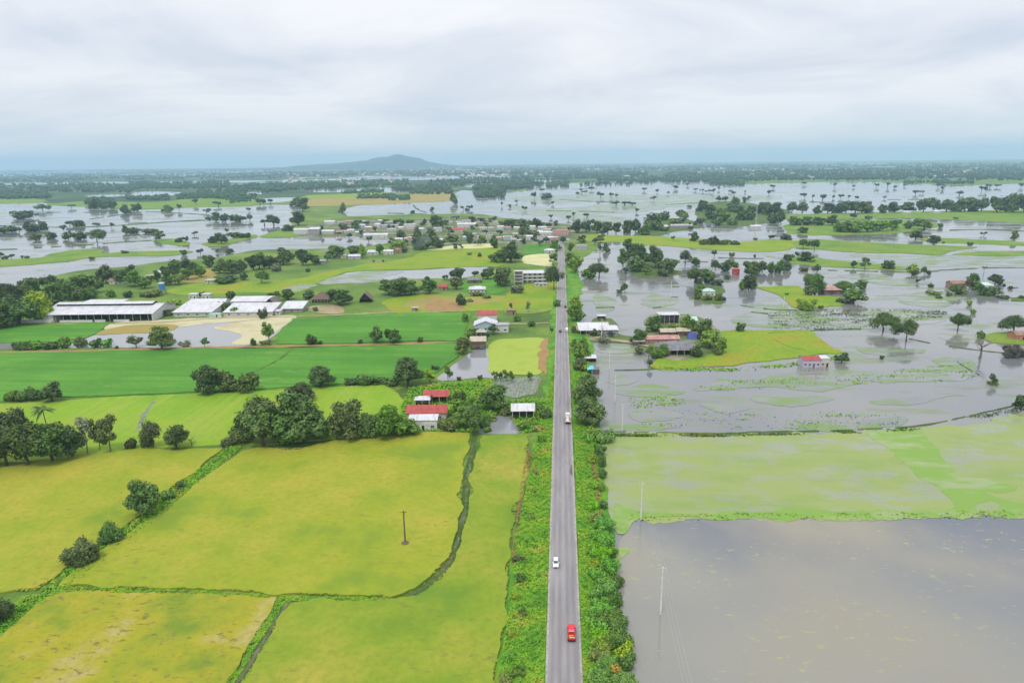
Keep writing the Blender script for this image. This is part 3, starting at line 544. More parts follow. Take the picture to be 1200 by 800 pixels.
# low dikes and drowned field banks in the flood
DIKES = ['700,506 760,507 840,508 900,506 960,505.5 1012,503 1070,500 1110,493 1150,484 1178,478 1210,470 1300,452', '720,434 760,433 830,428', '900,391 960,387 1020,385.5', '1065,397 1100,404 1150,411 1180,414', '1148,440 1130,430 1122,424',
         '788,336 812,337', '786,348 812,349', '690,361 735,360', '765,361 775,360', '1090,346 1130,347 1160,348 1200,350 1260,352', '970,317 1000,317.5 1060,319 1100,318', '-20,293 20,292 60,289.5 110,286.5 150,283.5 200,281', '20,251 60,249 110,249 140,248',
         '50,266.5 100,266 160,263 200,260 240,258.5 290,257', '150,262 200,260 245,257', '105,257 140,252 160,249 185,248.5 240,252 250,256', '454,250 500,251', '484,240 490,246 500,249', '620,222 660,222 700,221', '655,234 690,236 740,238',
         '640,247 690,248 720,249', '780,240 820,238 840,239', '912,237 960,237 985,236.5', '1040,234 1080,234', '1050,268 1100,270 1150,269 1200,271', '835,302 870,303 895,303', '800,307 830,307', '880,366 900,368', '900,395 925,407 945,411',
         '868,358 905,363 940,364', '1180,338 1200,337', '1100,317 1160,314 1200,314']
for s in DIKES: strip('dike', s, -2.0, M_bank, 0.02, rag=0.8, h=0.45, gaps=0.16)
# ------------------------------------------------------------------ trees
def rdirs(n):
    d = rng.normal(size=(n, 3)); return d/np.linalg.norm(d, axis=1, keepdims=True)
def leaf_quads(lobes, n, s, hollow=0.45, flat=0.0, gaps=0.25):
    """leaf clumps through ellipsoidal lobes (cx, cy, cz, rx, ry, rz); returns centres and half edges"""
    vol = np.array([l[3]*l[4]+l[3]*l[5]+l[4]*l[5] for l in lobes]); k = rng.choice(len(lobes), n, p=vol/vol.sum())
    A = np.array(lobes)[k]; d = rdirs(n); r = hollow+(1.04-hollow)*rng.random(n)**0.55
    ph = rng.random(3)*6
    bumpy = 1+0.16*np.sin(7*d[:, 0]+ph[0]+k)*np.sin(6*d[:, 1]+ph[1]+k*2)+0.12*np.sin(11*d[:, 2]+13*d[:, 0]+ph[2])
    c = A[:, :3]+d*A[:, 3:]*(r*bumpy)[:, None]
    g = np.sin(c[:, 0]*23+ph[0])*np.sin(c[:, 1]*21+ph[1])*np.sin(c[:, 2]*25+ph[2])
    keep = g > -1+gaps*1.2; c, d = c[keep], d[keep]; n = len(c)
    nr = d+0.75*rdirs(n)+np.array([0, 0, 0.35+flat]); nr /= np.linalg.norm(nr, axis=1, keepdims=True)
    u = np.cross(nr, rdirs(n)); u /= np.linalg.norm(u, axis=1, keepdims=True); v = np.cross(nr, u)
    sz = (s*(0.6+0.8*rng.random(n)))[:, None]
    return c, u*sz, v*sz*(0.55+0.5*rng.random(n))[:, None]
def lobes_for(shape, seed):
    q = random.Random(seed); o = []
    if shape == 'R':
        o.append((q.gauss(0, .05), q.gauss(0, .05), .52, .27, .27, .34))
        for i in range(13):
            a = i*2.4+q.random(); rr = q.uniform(.14, .36); z = q.uniform(.22, .84); sz = q.uniform(.10, .22); rr *= 1-max(0, z-.55)*1.1
            o.append((math.cos(a)*rr, math.sin(a)*rr, z, sz, sz, sz*.85))
    elif shape == 'U':
        for i in range(13):
            a = i*2.4+q.random(); rr = q.uniform(.0, .66); z = .64-.24*rr+q.uniform(-.12, .12); sz = q.uniform(.15, .31)
            o.append((math.cos(a)*rr, math.sin(a)*rr, z, sz, sz, sz*.78))
    elif shape == 'S':
        for i in range(8):
            a = i*2.4+q.random(); rr = q.uniform(.05, .24); z = q.uniform(.32, .90); sz = q.uniform(.10, .17)
            o.append((math.cos(a)*rr, math.sin(a)*rr, z, sz, sz, sz))
    else:   # B: a shrub, leafy to the ground
        o.append((0, 0, .38, .46, .46, .40))
        for i in range(10):
            a = i*2.4+q.random(); rr = q.uniform(.2, .55); z = q.uniform(.18, .72); sz = q.uniform(.14, .30)
            o.append((math.cos(a)*rr, math.sin(a)*rr, z, sz, sz, sz*.95))
    return o
NAT_W = dict(R=.86, U=1.55, S=.66, B=1.3)
def branch_mb(shape, seed, mat):
    q = random.Random(seed+5); b = MB()
    top = dict(R=.62, U=.74, S=.86, B=.45, D=.72)[shape]; r0 = dict(R=.032, U=.034, S=.018, B=.02, D=.035)[shape]
    p = [(0, 0, -.03)]
    for i in range(1, 6): p.append((q.gauss(0, .012)*i, q.gauss(0, .012)*i, top*i/5))
    b.tube(p, [r0*1.25, r0, r0*.85, r0*.7, r0*.5, r0*.22], mat, 7)
    n = dict(R=6, U=9, S=7, B=4, D=9)[shape]; sp = dict(R=.24, U=.55, S=.2, B=.3, D=.30)[shape]
    for i in range(n):
        a = i*2.4+q.random(); t = q.uniform(.45, .85) if shape != 'B' else q.uniform(.1, .5); k = int(t*5); s0 = Vector(p[k])
        e = s0+Vector((math.cos(a)*sp*q.uniform(.6, 1), math.sin(a)*sp*q.uniform(.6, 1), q.uniform(.12, .28)))
        b.tube([s0, s0.lerp(e, .5)+Vector((0, 0, -.02)), e], [r0*.45, r0*.3, r0*.12], mat, 5)
        if shape == 'D':
            for j in range(3):
                e2 = e+Vector((q.gauss(0, .09), q.gauss(0, .09), q.uniform(.02, .14))); b.tube([e, e2], [r0*.14, r0*.05], mat, 4)
    return b
CACHE = {}
def crown_mesh(shape, var, lod):
    key = ('crown', shape, var, lod)
    if key not in CACHE:
        n, s = {0: (480, .06), 1: (1900, .033), 2: (5600, .0195)}[lod]
        if shape == 'S': n = int(n*.45); s *= .85
        if shape == 'B': s *= 1.2
        CACHE[key] = quads('crown', *leaf_quads(lobes_for(shape, var*31+ord(shape)), n, s, flat=.25 if shape == 'U' else 0, gaps=.45 if shape == 'S' else .3), LEAF['m'])
    return CACHE[key]
def trunk_mesh(shape, var):
    key = ('trunk', shape, var)
    if key not in CACHE: CACHE[key] = branch_mb(shape, var*31+ord(shape), K_bark if shape not in 'SD' else K_barkp).mesh('trunk')
    return CACHE[key]
def palm_meshes():
    if 'palm' not in CACHE:
        b = MB(); b.tube([(0, 0, -.02), (.012, 0, .3), (.03, .01, .6), (.035, .01, .84)], [.022, .017, .014, .012], K_barkp, 7)
        f = MB(); q = random.Random(3)
        for i in range(17):
            a = i*2.4; el = q.uniform(-.1, .9); ln = q.uniform(.30, .40); o = Vector((.035, .01, .84)); h = Vector((math.cos(a), math.sin(a), 0)); sd = Vector((-h.y, h.x, 0)); pr = []
            for j in range(6):
                tt = j/5; pr.append(o+h*(ln*tt*math.cos(el*.6))+Vector((0, 0, ln*(math.sin(el)*tt-.62*tt*tt))))
            for j in range(5):
                w0, w1 = [.006, .045, .055, .045, .028, .004][j], [.006, .045, .055, .045, .028, .004][j+1]
                for s_ in (-1, 1): f.add([pr[j], pr[j+1], pr[j+1]+sd*s_*w1+Vector((0, 0, -w1*.6)), pr[j]+sd*s_*w0+Vector((0, 0, -w0*.6))], [(0, 1, 2, 3)], LEAF['m'])
        CACHE['palm'] = (f.mesh('fronds'), b.mesh('trunk'))
    return CACHE['palm']
def set_leaf(o, c, i=0):
    sl = o.material_slots[i]; sl.link = 'OBJECT'; sl.material = LEAF[c]
def joined_mesh(shape, var):            # a tree only a few pixels tall: crown and trunk in one mesh
    key = ('small', shape, var)
    if key not in CACHE:
        src = palm_meshes() if shape == 'P' else ((None, trunk_mesh('D', var)) if shape == 'D' else (crown_mesh(shape, var, 0), trunk_mesh(shape, var)))
        bm = bmesh.new(); n0 = 0
        for i, me in enumerate(src):
            if me is None: continue
            bm.from_mesh(me)
            if i == 0 and shape in 'RU':
                for v_ in bm.verts: v_.co.z = v_.co.z*1.12-.13
            fl = list(bm.faces)
            for f in fl[n0:]: f.material_index = i
            n0 = len(fl)
        me = bpy.data.meshes.new('tree'); bm.to_mesh(me); bm.free(); me.materials.append(LEAF['m']); me.materials.append(K_bark); CACHE[key] = me
    return CACHE[key]
SHAPE_W = dict(R='round', U='spreading', S='thin-leaved', P='feathery', D='bare-branched', B='bushy')
COL_W = dict(d='dark green', m='green', y='yellow-green', o='olive', p='pale grey-green', b='bright green', r='dry yellow', k='brown')
ORD = 'first second third fourth fifth sixth seventh eighth ninth tenth eleventh twelfth thirteenth fourteenth fifteenth sixteenth seventeenth eighteenth nineteenth twentieth'.split()
ORD += ['twenty-'+x for x in ORD[:9]]+['thirtieth']+['thirty-'+x for x in ORD[:9]]+['fortieth']
def which(i, n):
    if n == 1: return ''
    if i == 0: return 'leftmost'
    if i == n-1: return 'rightmost'
    return ORD[i]+' from the left'
TREES = {}       # landmark -> text list, filled in the table below
def T(landmark, s): TREES[landmark] = [q.split() for q in s.replace('\n', ' ').split(';') if q.strip()]
# x, base row, top row, width, shape + colour of every tree (photo pixels), by the place it stands
T('in the dark grove edging ripe rice', '8 545 478 46 Rd;32 546 490 48 Rd;62 541 492 50 Rd;85 536 497 36 Rd;20 512 474 30 Rd;58 512 472 28 Pd;103 532 490 24 Sp;130 529 484 30 So;117 528 486 16 So;155 527 509 14 Bd;172 526 508 16 Bo;180 525 489 34 Uo;207 526 496 28 Rd;225 523 508 10 Dk;-18 548 486 50 Rd')
T('in the big grove above ripe rice', '325 519 470 62 Rm;357 517 456 56 Rm;308 522 466 50 Rm;405 515 466 42 Ro;432 511 482 32 Rm;461 511 471 42 Rm;481 509 489 22 Rm;283 521 500 28 Bo;294 515 475 38 Rd;376 513 488 32 By;340 521 494 40 Bm;445 512 492 24 Bd;270 524 508 20 Bo')
T('behind the big grove by emerald rice', '376 453 430 32 Rd;352 470 446 38 Rd')
T('standing in the middle of the emerald rice', '244 461 425 32 Rd;267 459 433 22 Ro;291 459 435 24 Rd')
T('along the track between emerald fields', '315 402 374 17 Sm;365 405 391 17 Bd;375 404 398 6 Bd;442 402 382 17 Rm;460 402 383 17 Rd;422 403 397 6 Bd;492 402 394 7 Bd;312 406 397 14 Bo')
T('by the reedy plot beside the emerald rice', '478 451 420 36 Rd;504 448 432 18 Sy;412 452 443 18 Bd;428 452 438 24 Bm;445 451 442 20 Bd;511 434 427 10 Bd;525 446 428 12 Sm;460 453 441 18 Bm')
T('on the bank below the flooded pond', '25 411 398 18 Bd;42 409 397 22 Bm;60 409 398 20 Bd;77 408 394 18 Bm;95 407 392 17 Bo;112 407 396 18 Bm;125 407 396 16 Bb;137 409 404 5 Bd;190 408 380 34 Ro;160 407 390 17 So;217 407 399 14 Bp;240 407 394 12 Sm;297 405 396 9 Bd')
T('in the hedge below the emerald rice', '14 471 455 17 Bm;28 471 455 20 Bm;43 470 456 18 Bd;62 470 446 24 Rd')
T('on the bank between ripe rice fields', '172 603 562 36 Rm;197 587 570 20 Bb;131 638 611 30 Bm;101 663 629 40 Bo;3 731 697 34 Bd;212 574 563 14 Bm;-2 695 684 12 Dk')
T('around the red roofed farmhouse', '577 480 452 36 Rm;545 502 478 34 Sm;556 506 474 30 Sm;524 507 487 24 Bo;562 500 482 26 Bm;537 490 468 20 Sm;538 472 456 16 Bd;470 508 492 18 Bm;505 474 462 6 Sm;550 488 466 18 Sm;640 492 478 18 Bm;632 482 470 14 Bm;622 500 488 14 By;612 505 494 16 Bm;592 488 476 18 Bo')
T('in the row below the duckweed pond', '580 447 434 8 Sm;587 448 435 7 Sm;593 447 433 8 Sm;599 448 434 8 Sm;621 446 434 8 Sm;563 446 438 7 Bd;538 446 440 5 Bd')
T('beside the shack on the dark pond', '543 414 394 20 Ro;553 394 383 14 Bd;552 396 386 12 Bm;578 392 379 14 Sd;545 378 366 10 Bm;571 399 388 8 Sd')
T('near the earth track to the road', '623 383 374 10 Bd;600 364 354 7 Sm;646 392 382 4 Sm;607 344 332 17 Bp;652 360 350 9 Bm;606 377 369 12 Bm;550 354 350 12 Bm;570 350 345 12 Bm')
T('in the wood beyond the long shed', '6 354 331 20 Rd;22 360 331 24 Rd;42 352 324 32 Rd;63 350 319 24 Rd;70 364 328 34 Rm;46 376 337 36 Ry;22 380 344 42 Rm;6 384 350 34 Rd;86 352 335 22 Bd;96 338 320 24 Rd;113 343 322 22 Rd;125 332 310 20 Rd;105 350 334 20 Bm;143 332 314 16 Rd;-12 380 345 40 Rd;30 345 326 22 Rd;131 348 338 10 Rm')
T('in the grove behind the blue tank', '155 327 309 16 Rd;160 335 315 22 Rm;170 338 324 18 Rm;194 327 310 13 Rd;205 324 302 15 Rd;219 318 302 14 Rd;230 322 306 14 Rd;236 325 311 13 Rm;210 333 320 26 Uo;220 328 312 16 Rm;246 313 297 14 Rd;258 320 303 18 Rd;272 320 303 20 Rd;283 319 304 14 Rd;266 332 320 30 Bd;286 328 318 11 Ro;297 317 297 18 Rd;196 334 322 14 Rm;176 330 321 9 Bd;185 330 316 10 Rd')
T('in the line along the light meadow', '304 315 295 17 Rd;316 315 298 18 Rd;332 310 290 24 Rd;355 311 290 16 Rd;368 310 297 13 Rd;307 332 315 21 Um;395 302 286 20 Rm;416 300 287 18 Rm;425 302 284 9 Ry;445 298 284 11 Rm;384 307 298 6 Sy;361 319 313 6 Bd;438 307 304 3 Bd;449 307 304 3 Bd;324 318 306 14 Bp')
T('among the thatched huts and white roofs', '338 351 338 18 Rd;362 350 340 16 Rd;398 357 336 27 Rd;322 347 341 20 Bd;250 358 349 14 Bd;262 364 352 16 Bm;242 366 358 14 Bd;275 370 358 12 Bm;302 368 360 8 Bd;270 350 339 12 Bd;168 348 341 12 Bm;150 349 339 12 Bd;180 348 338 22 Bo;205 358 349 16 By;196 370 362 20 Bo;158 374 366 18 Bm;308 374 360 10 Bd;235 347 341 10 Bd;370 365 359 8 Bm')
T('in the clump behind the small house', '470 346 323 28 Rm;456 345 327 22 Rm;482 345 327 22 Rm;503 344 326 22 Rm;499 331 322 8 Rd;537 328 312 17 Rd;521 328 321 9 Rd;535 339 324 15 Ro;571 327 313 16 Rd;588 335 311 23 Ro;540 358 344 15 Bd;556 326 316 8 Sd;560 347 341 24 Bd')
T('around the near end of the village', '599 307 284 28 Rd;466 295 279 19 Ry;490 293 274 17 Rd;501 292 272 17 Rd;512 291 277 13 Rd;562 301 295 6 Bd;550 299 295 8 Bm;541 292 288 6 Sy;579 291 275 11 Rd;551 285 272 10 Rd;565 285 275 11 Rm;530 283 273 17 Ro;548 278 269 14 Rm;490 279 268 12 Ro')
T('shading the road by the white building', '649 340 308 25 Ud;648 310 297 12 So;675 320 297 17 Ry;669 313 296 15 Rd;669 298 283 9 So;660 286 276 9 Rm;652 294 281 13 Rm;676 362 345 16 Ry;676 376 353 22 Rm;681 284 275 13 Ro;697 287 277 9 Rd;704 285 274 11 So;703 297 285 7 Sd;711 295 284 9 Rd;640 285 277 8 So')
T('in the floodwater just past the road', '702 326 306 27 Ud;732 343 330 12 Ud;735 292 279 14 Rd;742 303 282 22 Rd;730 312 290 14 Rm;754 311 285 17 Rd;768 314 287 21 Rd;783 320 301 24 Rm;746 318 300 20 Rm;733 321 312 10 So;757 322 312 12 So;778 324 314 14 Bo')
T('in the drowned yard around the cottage', '803 310 291 23 Ud;814 333 311 20 Ud;830 331 315 16 Rm;838 317 303 14 Ud;853 318 303 18 Ud;841 334 325 16 Bd;821 345 331 18 Bm;817 351 341 9 Bo;842 353 341 11 Bo;848 352 347 6 Bd;829 352 344 12 Bo;877 339 320 18 Rd;881 323 304 20 Rd;893 319 305 13 Rd;852 327 321 9 Bd;823 322 314 9 So')
T('on the long lime bank beyond flood', '814 283 272 11 Rd;825 287 278 12 Bd;836 287 275 14 Bd;848 287 279 13 Bd;861 287 281 13 Bd;789 282 275 5 Rd;837 301 292 8 Pd;857 301 295 6 Bd;885 281 278 6 Bd;902 281 274 11 Rd;921 281 273 14 Rd;941 273 265 12 Rd;884 304 297 3 Sd')
T('by the lime pasture island', '941 292 279 16 Ud;954 294 279 16 Ud;943 306 294 13 Rd;950 307 298 9 Rm;935 303 294 7 Rd;903 320 306 9 Rm;914 320 303 14 Rm;923 306 297 14 Bd;922 317 305 9 Rd;957 320 308 14 Ud;942 318 312 11 Bo;955 345 318 20 Rm;947 334 318 15 Um;988 343 327 30 Um;1009 338 327 14 Rm;1000 355 338 24 Rm;945 364 347 26 By;962 362 357 7 Bd;1013 316 302 13 So;1000 314 304 8 Dk;1041 315 304 15 Rd;922 346 343 4 Bd')
T('around the flooded reddish homestead', '1069 322 309 15 Ry;1083 321 311 10 Ud;1075 332 326 7 Ro;1091 337 331 8 Bo;1120 345 331 19 Ud;1152 324 311 11 Pd;1141 330 319 12 Rd;1166 333 320 16 Rd;1143 340 328 14 Rm;1153 346 334 15 Rd;1165 346 336 14 Rd;1136 340 323 11 So;1175 339 331 6 Sd;1184 339 334 5 Bd;1096 346 340 14 By;1112 347 341 7 Bo;1088 344 340 8 Bo;1175 350 345 30 Bd;1197 350 346 24 Bd;1140 368 360 7 By;1136 358 350 7 By')
T('rising from the open grey flood', '1035 388 364 32 Ud;1062 400 371 29 Ud;1122 388 364 29 Ud;1187 391 366 33 Ud;1148 420 388 16 Dk;1149 397 386 10 Bm;1187 419 402 26 Bk;986 425 412 14 Rd;1162 451 437 9 Sd;1163 451 446 14 By;1196 480 463 20 Rd;1033 421 416 6 Bd;867 388 377 12 Rd;1100 350 346 8 Bd;979 421 415 4 Dk')
T('in the farm yard on the island', '766 388 369 20 Rm;750 403 384 15 Rd;770 420 404 26 Bm;749 415 405 13 Bo;803 391 368 18 Rm;814 388 373 16 Rm;825 398 373 18 Rd;832 408 383 22 Ry;842 414 395 17 Rm;817 418 402 16 Rd;761 432 420 7 So;708 403 391 15 Bp;697 395 384 14 Bd;702 395 386 10 Bp;687 392 386 8 Bp;789 386 377 14 By;841 417 405 14 Bo;834 396 388 12 Rd;716 395 387 8 So;760 390 382 8 Bm;676 391 386 6 Bo')
T('in the hedge below the cyan stall', '679 413 396 20 Bm;682 423 403 22 Bm;680 436 417 21 Bo;688 437 424 12 By;688 469 440 34 Rm;681 474 449 26 Rm;693 497 469 40 Rm;672 391 378 6 Bo')
T('on the verge beside the flood', '690 520 506 14 Bb;694 545 530 14 By;696 575 560 15 Bb;697 600 585 16 Bb;697 655 638 18 Bb;698 672 654 18 By;700 705 684 22 Bb;703 745 722 24 Bb;706 768 746 26 By;712 790 766 28 Bb;700 812 790 26 Bb;726 748 728 22 Bm;735 785 764 22 Bm;724 690 672 18 Bm;717 656 640 16 Bm;697 514 498 18 By;707 521 503 22 Bb;703 536 519 16 Bm;706 548 530 12 Bm;706 562 546 14 Bm;705 577 562 10 By;706 598 586 15 Bm;699 614 598 18 By;708 626 605 26 Bb;700 636 618 22 Bb;710 642 622 26 Bb;706 660 638 26 Bb;714 676 652 26 Bb;700 684 662 22 Bb;712 702 676 32 Bb;722 716 694 20 Bm;704 726 702 32 Bb;716 740 714 32 Bm;706 752 732 28 Bb;724 764 734 34 Bm;731 776 752 24 By;705 779 758 28 By;720 794 774 20 Br;731 808 786 26 Bb;703 803 780 28 Bb;718 826 800 34 Bb')
T('in the scrub left of the road', '607 660 648 14 Bo;611 684 671 13 Bm;604 706 693 13 By;612 724 711 14 Bm;601 750 735 16 By;597 778 762 18 Bb;607 796 780 18 Bm;592 806 788 18 By;618 638 628 12 Bb;622 610 601 11 By;626 580 571 10 By;624 540 531 10 By;634 520 509 12 Bm;628 556 548 8 Br;632 506 498 14 Br;614 754 742 13 Bb;566 501 489 16 Bm;577 494 482 14 By;571 507 498 12 Bm')
T('in the far grove across the bank', '823 248 233 14 Rd;831 250 238 14 Rd;842 238 229 7 Rd;850 237 228 9 Rd;862 240 230 10 Rd;872 238 230 8 Rd;878 233 229 5 Rd;856 248 238 15 Rd;866 249 239 13 Rd;879 250 240 11 Rd;894 250 235 16 Rd;845 258 243 15 Rm;832 257 246 13 Rd;850 260 247 13 Rm;868 258 247 13 Rd;881 258 246 13 Rd;908 252 236 22 Rd;915 263 247 9 Rd;905 262 250 12 Bd;840 264 254 14 Bm;858 264 255 14 Bm')
T('around the grey farm in the flats', '765 259 248 17 Rd;779 258 246 14 Rd;797 255 244 17 Ud;760 270 257 12 Rm;757 275 262 14 Rm;770 270 258 16 Ro;800 262 254 10 Rm;820 262 255 13 Bd;812 268 258 8 Rd;745 273 256 12 Rd;790 263 255 14 Bo')
T('in the tree belt right of the village', '676 273 256 12 Rd;687 272 259 13 Rd;700 273 258 13 Rd;712 274 259 15 Rd;722 274 260 14 Rd;735 273 257 14 Rd;610 267 256 20 Rd;627 266 255 18 Rd;652 264 258 7 Rd;643 265 260 9 Bd;625 280 268 16 Ro;612 278 264 10 Ro;668 273 264 8 Sm;690 268 256 8 Rd;598 266 256 12 Rd')
T('in the long dark belt across the flood', '928 249 236 12 Rd;940 249 236 14 Rd;958 250 240 11 Rd;970 250 237 14 Rd;981 250 238 13 Rd;991 250 235 14 Rd;1002 250 234 17 Rd;1015 250 234 15 Rd;1034 250 238 12 Rd;1046 249 235 16 Rd;1063 248 236 16 Rd;1082 248 231 14 Rd;1094 248 231 16 Rd;1109 248 232 16 Rd;1130 248 229 20 Rd;1150 248 231 16 Rd;1168 249 228 18 Rd;1186 249 224 22 Rd;1200 249 228 18 Rd;1120 248 236 14 Rd;1140 248 236 14 Rd;1178 249 236 14 Rd')
T('in the belt on the narrow pasture', '931 264 252 14 Rd;945 264 253 15 Rd;958 264 253 15 Rd;975 264 251 15 Rd;985 272 259 18 Rm;1001 272 257 22 Rm;1016 272 258 16 Rm;1030 271 257 20 Rm;1046 270 257 16 Rm;1000 257 249 7 Rd;1064 268 258 10 Rm;1076 265 255 14 Rd;1083 269 256 20 Rm;1102 267 261 6 Bd;1018 260 252 10 Rd;1073 281 268 14 Ro;1094 286 275 14 Rd;1136 288 283 7 Bd;1105 288 282 3 Sm;1153 276 271 6 Rd;1189 281 270 9 Ro;1053 262 256 8 Bd;1120 257 254 6 Bd')
T('scattered far out in the flood', '626 233 224 7 Rd;641 233 225 13 Rd;606 238 234 5 Rd;648 240 235 5 Rd;615 247 241 7 Rd;646 256 251 6 Rd;666 258 252 8 Rd;672 254 248 6 Rd;688 255 249 10 Rd;693 223 218 8 Rd;681 225 220 4 Rd;678 229 224 6 Rd;686 227 222 6 Rd;704 232 224 8 Rd;716 232 225 8 Rd;722 232 226 5 Rd;722 241 235 12 Rd;732 241 235 14 Rd;741 241 236 10 Rd;746 249 243 6 Rd;635 225 220 7 Rd;791 222 216 9 Rd;806 218 214 5 Rd;815 224 220 5 Rd;823 225 221 5 Rd;831 226 222 7 Rd;836 227 220 5 Rd;854 226 222 6 Rd;860 229 224 7 Rd;873 226 223 4 Rd;842 223 218 4 Rd;783 228 224 4 Rd;770 226 221 5 Rd;755 224 219 6 Rd;766 235 229 7 Rd;808 243 240 6 Bd')
T('dotted over the farthest flood', '943 232 225 8 Rd;952 233 227 5 Rd;964 234 226 11 Rd;976 233 228 5 Rd;985 233 227 7 Rd;994 233 228 5 Rd;1003 234 228 6 Rd;1036 233 229 5 Rd;1000 220 216 5 Rd;978 220 213 5 Rd;1027 220 214 5 Rd;1040 220 213 8 Rd;1048 221 217 6 Rd;942 217 212 7 Rd;906 221 216 8 Rd;901 228 222 7 Rd;1073 228 222 8 Rd;1081 227 222 5 Rd;1124 229 223 10 Rd;1150 225 217 9 Rd;1099 220 214 8 Rd;1104 223 218 5 Rd;1160 220 215 7 Rd;1168 220 215 6 Rd;1060 219 216 4 Rd;1196 220 214 8 Rd')
T('standing in the broad left flood', '50 247 238 19 Ud;29 256 246 32 Bd;84 244 239 7 Rm;110 244 233 12 Rd;120 244 234 11 Rd;131 244 235 12 Rd;148 250 239 13 Rd;5 273 263 20 Rd;14 272 264 14 Rd;23 273 266 7 Rd;33 271 258 10 Rd;40 272 261 13 Rd;51 269 258 11 Rd;75 271 263 7 Rd;82 265 258 9 Rd;93 265 257 14 Rd;114 267 260 9 Ud;131 267 260 6 Ud;43 282 273 13 Rd;60 280 271 13 Rd;80 281 270 11 Rd;95 281 270 15 Rd;114 284 267 24 Ud;87 281 272 10 Rd')
T('on the nearer banks of the left flood', '1 302 294 9 Rd;7 304 298 8 Bd;14 303 297 7 Rd;26 302 299 4 Bd;32 303 299 7 Bd;216 299 292 9 Bd;235 298 291 9 Rd;254 297 292 5 Rd;270 297 291 12 Bd;149 274 263 10 Rd;158 273 265 15 Bd;176 273 266 18 Bo;187 279 270 12 Rd;183 283 275 10 Rd;228 276 271 8 Rd;210 284 277 10 Bd;218 284 276 8 Rd;250 285 276 15 Bd;260 286 272 14 Rd;278 279 270 18 Bd;290 279 271 10 Bd;266 273 267 6 Rd;108 304 300 8 Bd;147 297 293 10 Bd')
T('along the shore before the village', '161 248 237 13 Rd;196 248 240 13 Rd;210 247 238 5 Rd;242 250 244 10 Rd;253 259 248 11 Rd;264 260 249 11 Rd;276 260 250 12 Rd;284 260 252 10 Rd;293 259 250 9 Rd;292 248 243 8 Rd;246 260 253 7 Rd;346 241 230 14 Rd;355 248 231 15 Rd;350 264 247 18 Rd;321 264 251 18 Rd;338 271 262 14 Rd;401 249 237 9 Ro;305 240 232 12 Rd;317 239 232 9 Rd;310 264 256 10 Rd;256 242 235 10 Rd;230 240 232 8 Rd')
T('among the far village houses', '507 247 242 6 Rd;484 250 246 6 Rd;550 246 240 8 Rd;543 246 241 7 Rd;532 239 225 9 Rd;588 242 236 3 Rd;598 243 239 5 Rd;497 264 255 8 Rd;512 267 251 18 Rd;522 264 256 8 Rd;535 257 252 12 Rd;552 260 252 11 Rd;563 260 253 10 Rd;575 260 254 5 Rd;580 260 253 5 Rd;591 267 257 15 Rd;463 264 256 8 Rd;472 264 256 8 Rd;482 264 256 11 Rd;470 278 268 13 Ro;505 276 266 12 Rd;378 274 262 6 Rd;403 270 260 10 Ro;416 268 259 11 Rm;430 266 257 8 Ro;440 272 264 8 Ro;450 262 256 9 Ro;424 275 268 6 Rm;570 275 268 8 Rm;602 290 281 8 Rm;614 286 278 8 Rm;632 288 280 10 Rd;396 277 271 8 Rm;409 279 272 9 Ro;432 283 276 9 Rm;460 285 278 10 Rm;478 288 280 11 Rd;520 288 281 9 Rm;534 291 284 10 Rm;556 268 262 8 Rd;570 266 260 8 Rd;604 262 256 9 Rd;618 272 265 9 Rm;648 274 267 8 Rd;586 276 268 9 Ro;560 288 281 10 Rm;606 282 275 9 Rm;626 283 277 9 Ro;456 270 263 9 Rd;488 272 265 9 Ro;526 272 265 9 Rd;420 263 257 8 Rd;650 288 280 9 Rm;508 283 275 10 Rm')
rows = []
for lm, ls in TREES.items():
    es = []
    for q in ls:
        x, yb, yt, wd = map(float, q[:4]); es.append([x, yb, yt, wd, q[4][0], q[4][1], lm])
    rows += es
    if lm in ('in the floodwater just past the road', 'in the drowned yard around the cottage', 'by the lime pasture island', 'around the flooded reddish homestead', 'in the tree belt right of the village', 'among the far village houses', 'in the far grove across the bank', 'around the grey farm in the flats', 'around the near end of the village', 'in the farm yard on the island'):
        for e in es:           # undergrowth at the foot of the trees
            if e[4] in 'RU' and random.random() < .6: rows.append([e[0]+random.uniform(-.55, .55)*e[3], e[1]+random.uniform(-.5, 1.2), e[1]-(e[1]-e[2])*random.uniform(.35, .6), e[3]*random.uniform(.5, .9), 'B', random.choice('ddmo'), lm])
rows.sort(key=lambda e: -(e[1]-e[2])*e[3])
trees = [e for e in rows if e[4] != 'B']; shrubs = [e for e in rows if e[4] == 'B']
trees, late = trees[:298], trees[298:]
def place(e):
    x, yb, yt, wd, sh, cl, lm = e
    p = at(x, yb)
    if sh == 'B':
        p = at(x, yb); s = mpp(p); d = Vector((p.x, p.y, 0)).normalized(); hgt = height_to(p, yt)
        p = p+d*min(wd*s*.30, 2.5); hgt = max(.5, height_to(p, yt)); return p, hgt, wd*mpp(p)
    return p, height_to(p, yt), wd*mpp(p)
